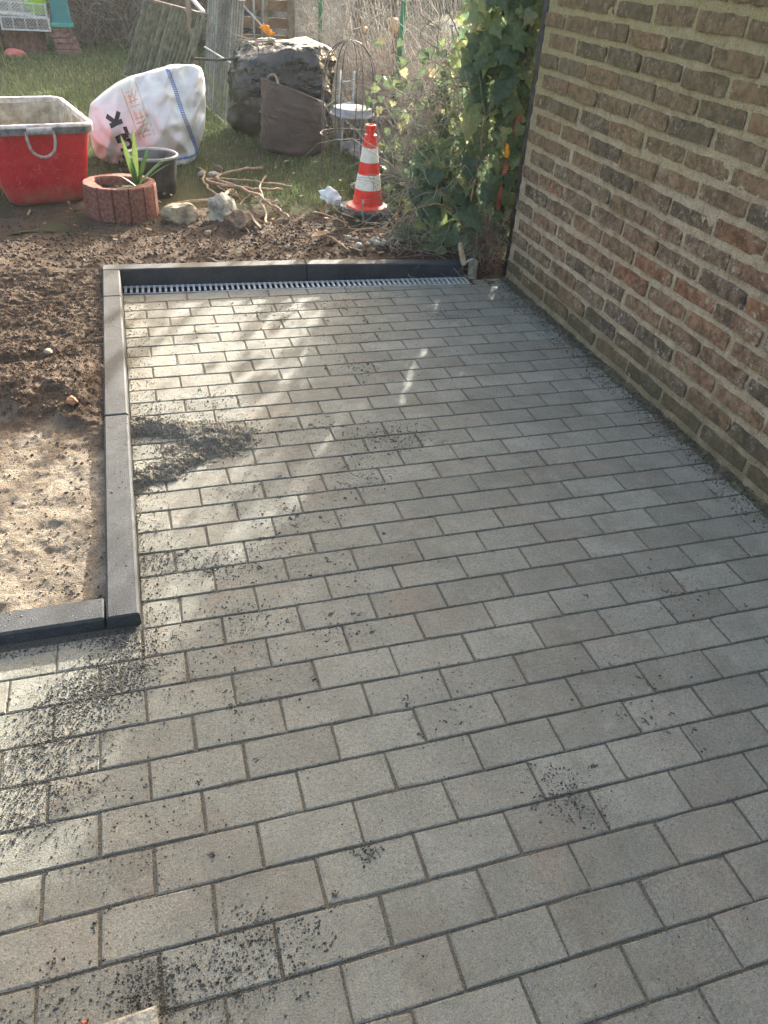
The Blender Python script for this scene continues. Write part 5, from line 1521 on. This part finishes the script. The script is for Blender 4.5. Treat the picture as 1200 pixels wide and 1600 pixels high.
ivs('stem', [(1.18, 3.72, .06), (1.17, 3.66, .30), (1.26, 3.62, .48), (1.42, 3.55, .58), (1.50, 3.55, .62)], .006, .004, 1)
ivs('stem', [(1.50, 3.42, .35), (1.52, 3.40, .60), (1.50, 3.42, .80), (1.38, 3.46, .95), (1.30, 3.5, 1.02)], .006, .004, 2)
ivs('stem', [(1.06, 3.55, .12), (1.16, 3.5, .28), (1.30, 3.45, .34), (1.40, 3.42, .32)], .005, .003, 3)
ivs('stem', [(1.66, 3.40, .05), (1.67, 3.38, .5), (1.69, 3.36, 1.0), (1.68, 3.4, 1.6)], .012, .008, 4, 'bark_dark')
ivs('stem', [(1.58, 3.5, .05), (1.56, 3.5, .5), (1.6, 3.5, 1.1), (1.55, 3.5, 1.7)], .010, .006, 5, 'bark_dark')
for i in range(26):
    g2 = random.Random(620 + i); x = g2.uniform(1.12, 1.7); z = g2.uniform(.1, 1.2)
    ivs('tendril', [(x, 3.42, z), (x + g2.uniform(-.12, .1), 3.38, z + g2.uniform(-.1, .14)), (x + g2.uniform(-.25, .15), 3.40 + g2.uniform(-.04, .1), z + g2.uniform(-.3, .25))], .0028, .0016, 640 + i, 'twig')
mb = MB(); mb.tube(smooth_path([(1.775, 3.66, .05), (1.785, 3.66, .40), (1.80, 3.66, .62), (1.83, 3.66, .90)], 4), .021, 10)
pp_ = thing('red_pipe', 'rust red pipe standing in the ivy beside the wall', 'pipe', (1.60, 3.36, 0))
MB().tube([(.045, .0, .33), (.055, 0, .50), (.085, 0, .72), (.10, 0, .86)], .015, 10).obj('tube', MAT['rust'], pp_, smooth=True)
MB().tube([(.058, -.004, .60), (.062, -.004, .68)], .021, 10).obj('orange_cap', MAT['orange_cloth'], pp_, smooth=True)
# dry stalks hanging at the corner by the wall
def st(g, n): return np.c_[g.uniform(1.50, 1.69, n), g.uniform(3.26, 3.46, n), g.uniform(.02, .30, n)]
def dr(g, n, P): return np.c_[g.normal(0, .35, n), g.normal(-.15, .3, n), g.normal(-.2, .7, n)]
tag(link('dry_stalks', twigs(520, st, dr, lambda g, n: g.uniform(.06, .22, n), lambda g, n: g.uniform(.0009, .0022, n), MAT['twig_red'], 'dry_stalks', 5, .25, 602, .05)), 'fine reddish dry stalks in the corner by the wall', kind='stuff')
def st(g, n): return np.c_[g.uniform(1.02, 1.5, n), g.uniform(3.36, 3.75, n), g.uniform(.06, .12, n)]
def dr(g, n, P): return np.c_[g.normal(0, .8, n), g.normal(-.1, .6, n), g.normal(.25, .35, n)]
tag(link('dry_vines', twigs(170, st, dr, lambda g, n: g.uniform(.12, .45, n), lambda g, n: g.uniform(.0012, .003, n), MAT['twig'], 'dry_vines', 7, .35, 603, .06)), 'pale dry vines trailing over the right back kerb', kind='stuff')
print('objects', len(bpy.data.objects), 'tris', sum(len(m.polygons) for m in bpy.data.meshes))

# ------------------------------------------------------------------ volume added to stand in for lens glare
hz = link('glare_veil', MB().box((0, 5, 1.3), (84, 94, 5.0)).mesh('glare_veil', None))
hm = bpy.data.materials.new('glare_veil'); hm.use_nodes = True
nt = hm.node_tree; nt.nodes.remove(nt.nodes['Principled BSDF'])
pv = nt.nodes.new('ShaderNodeVolumePrincipled')
pv.inputs['Density'].default_value = .0009
pv.inputs['Color'].default_value = (.95, .95, .93, 1)
pv.inputs['Anisotropy'].default_value = .4
nt.links.new(pv.outputs[0], nt.nodes['Material Output'].inputs['Volume'])
hz.data.materials.append(hm)
tag(hz, 'thin bright veil added to stand in for lens glare', kind='stuff')
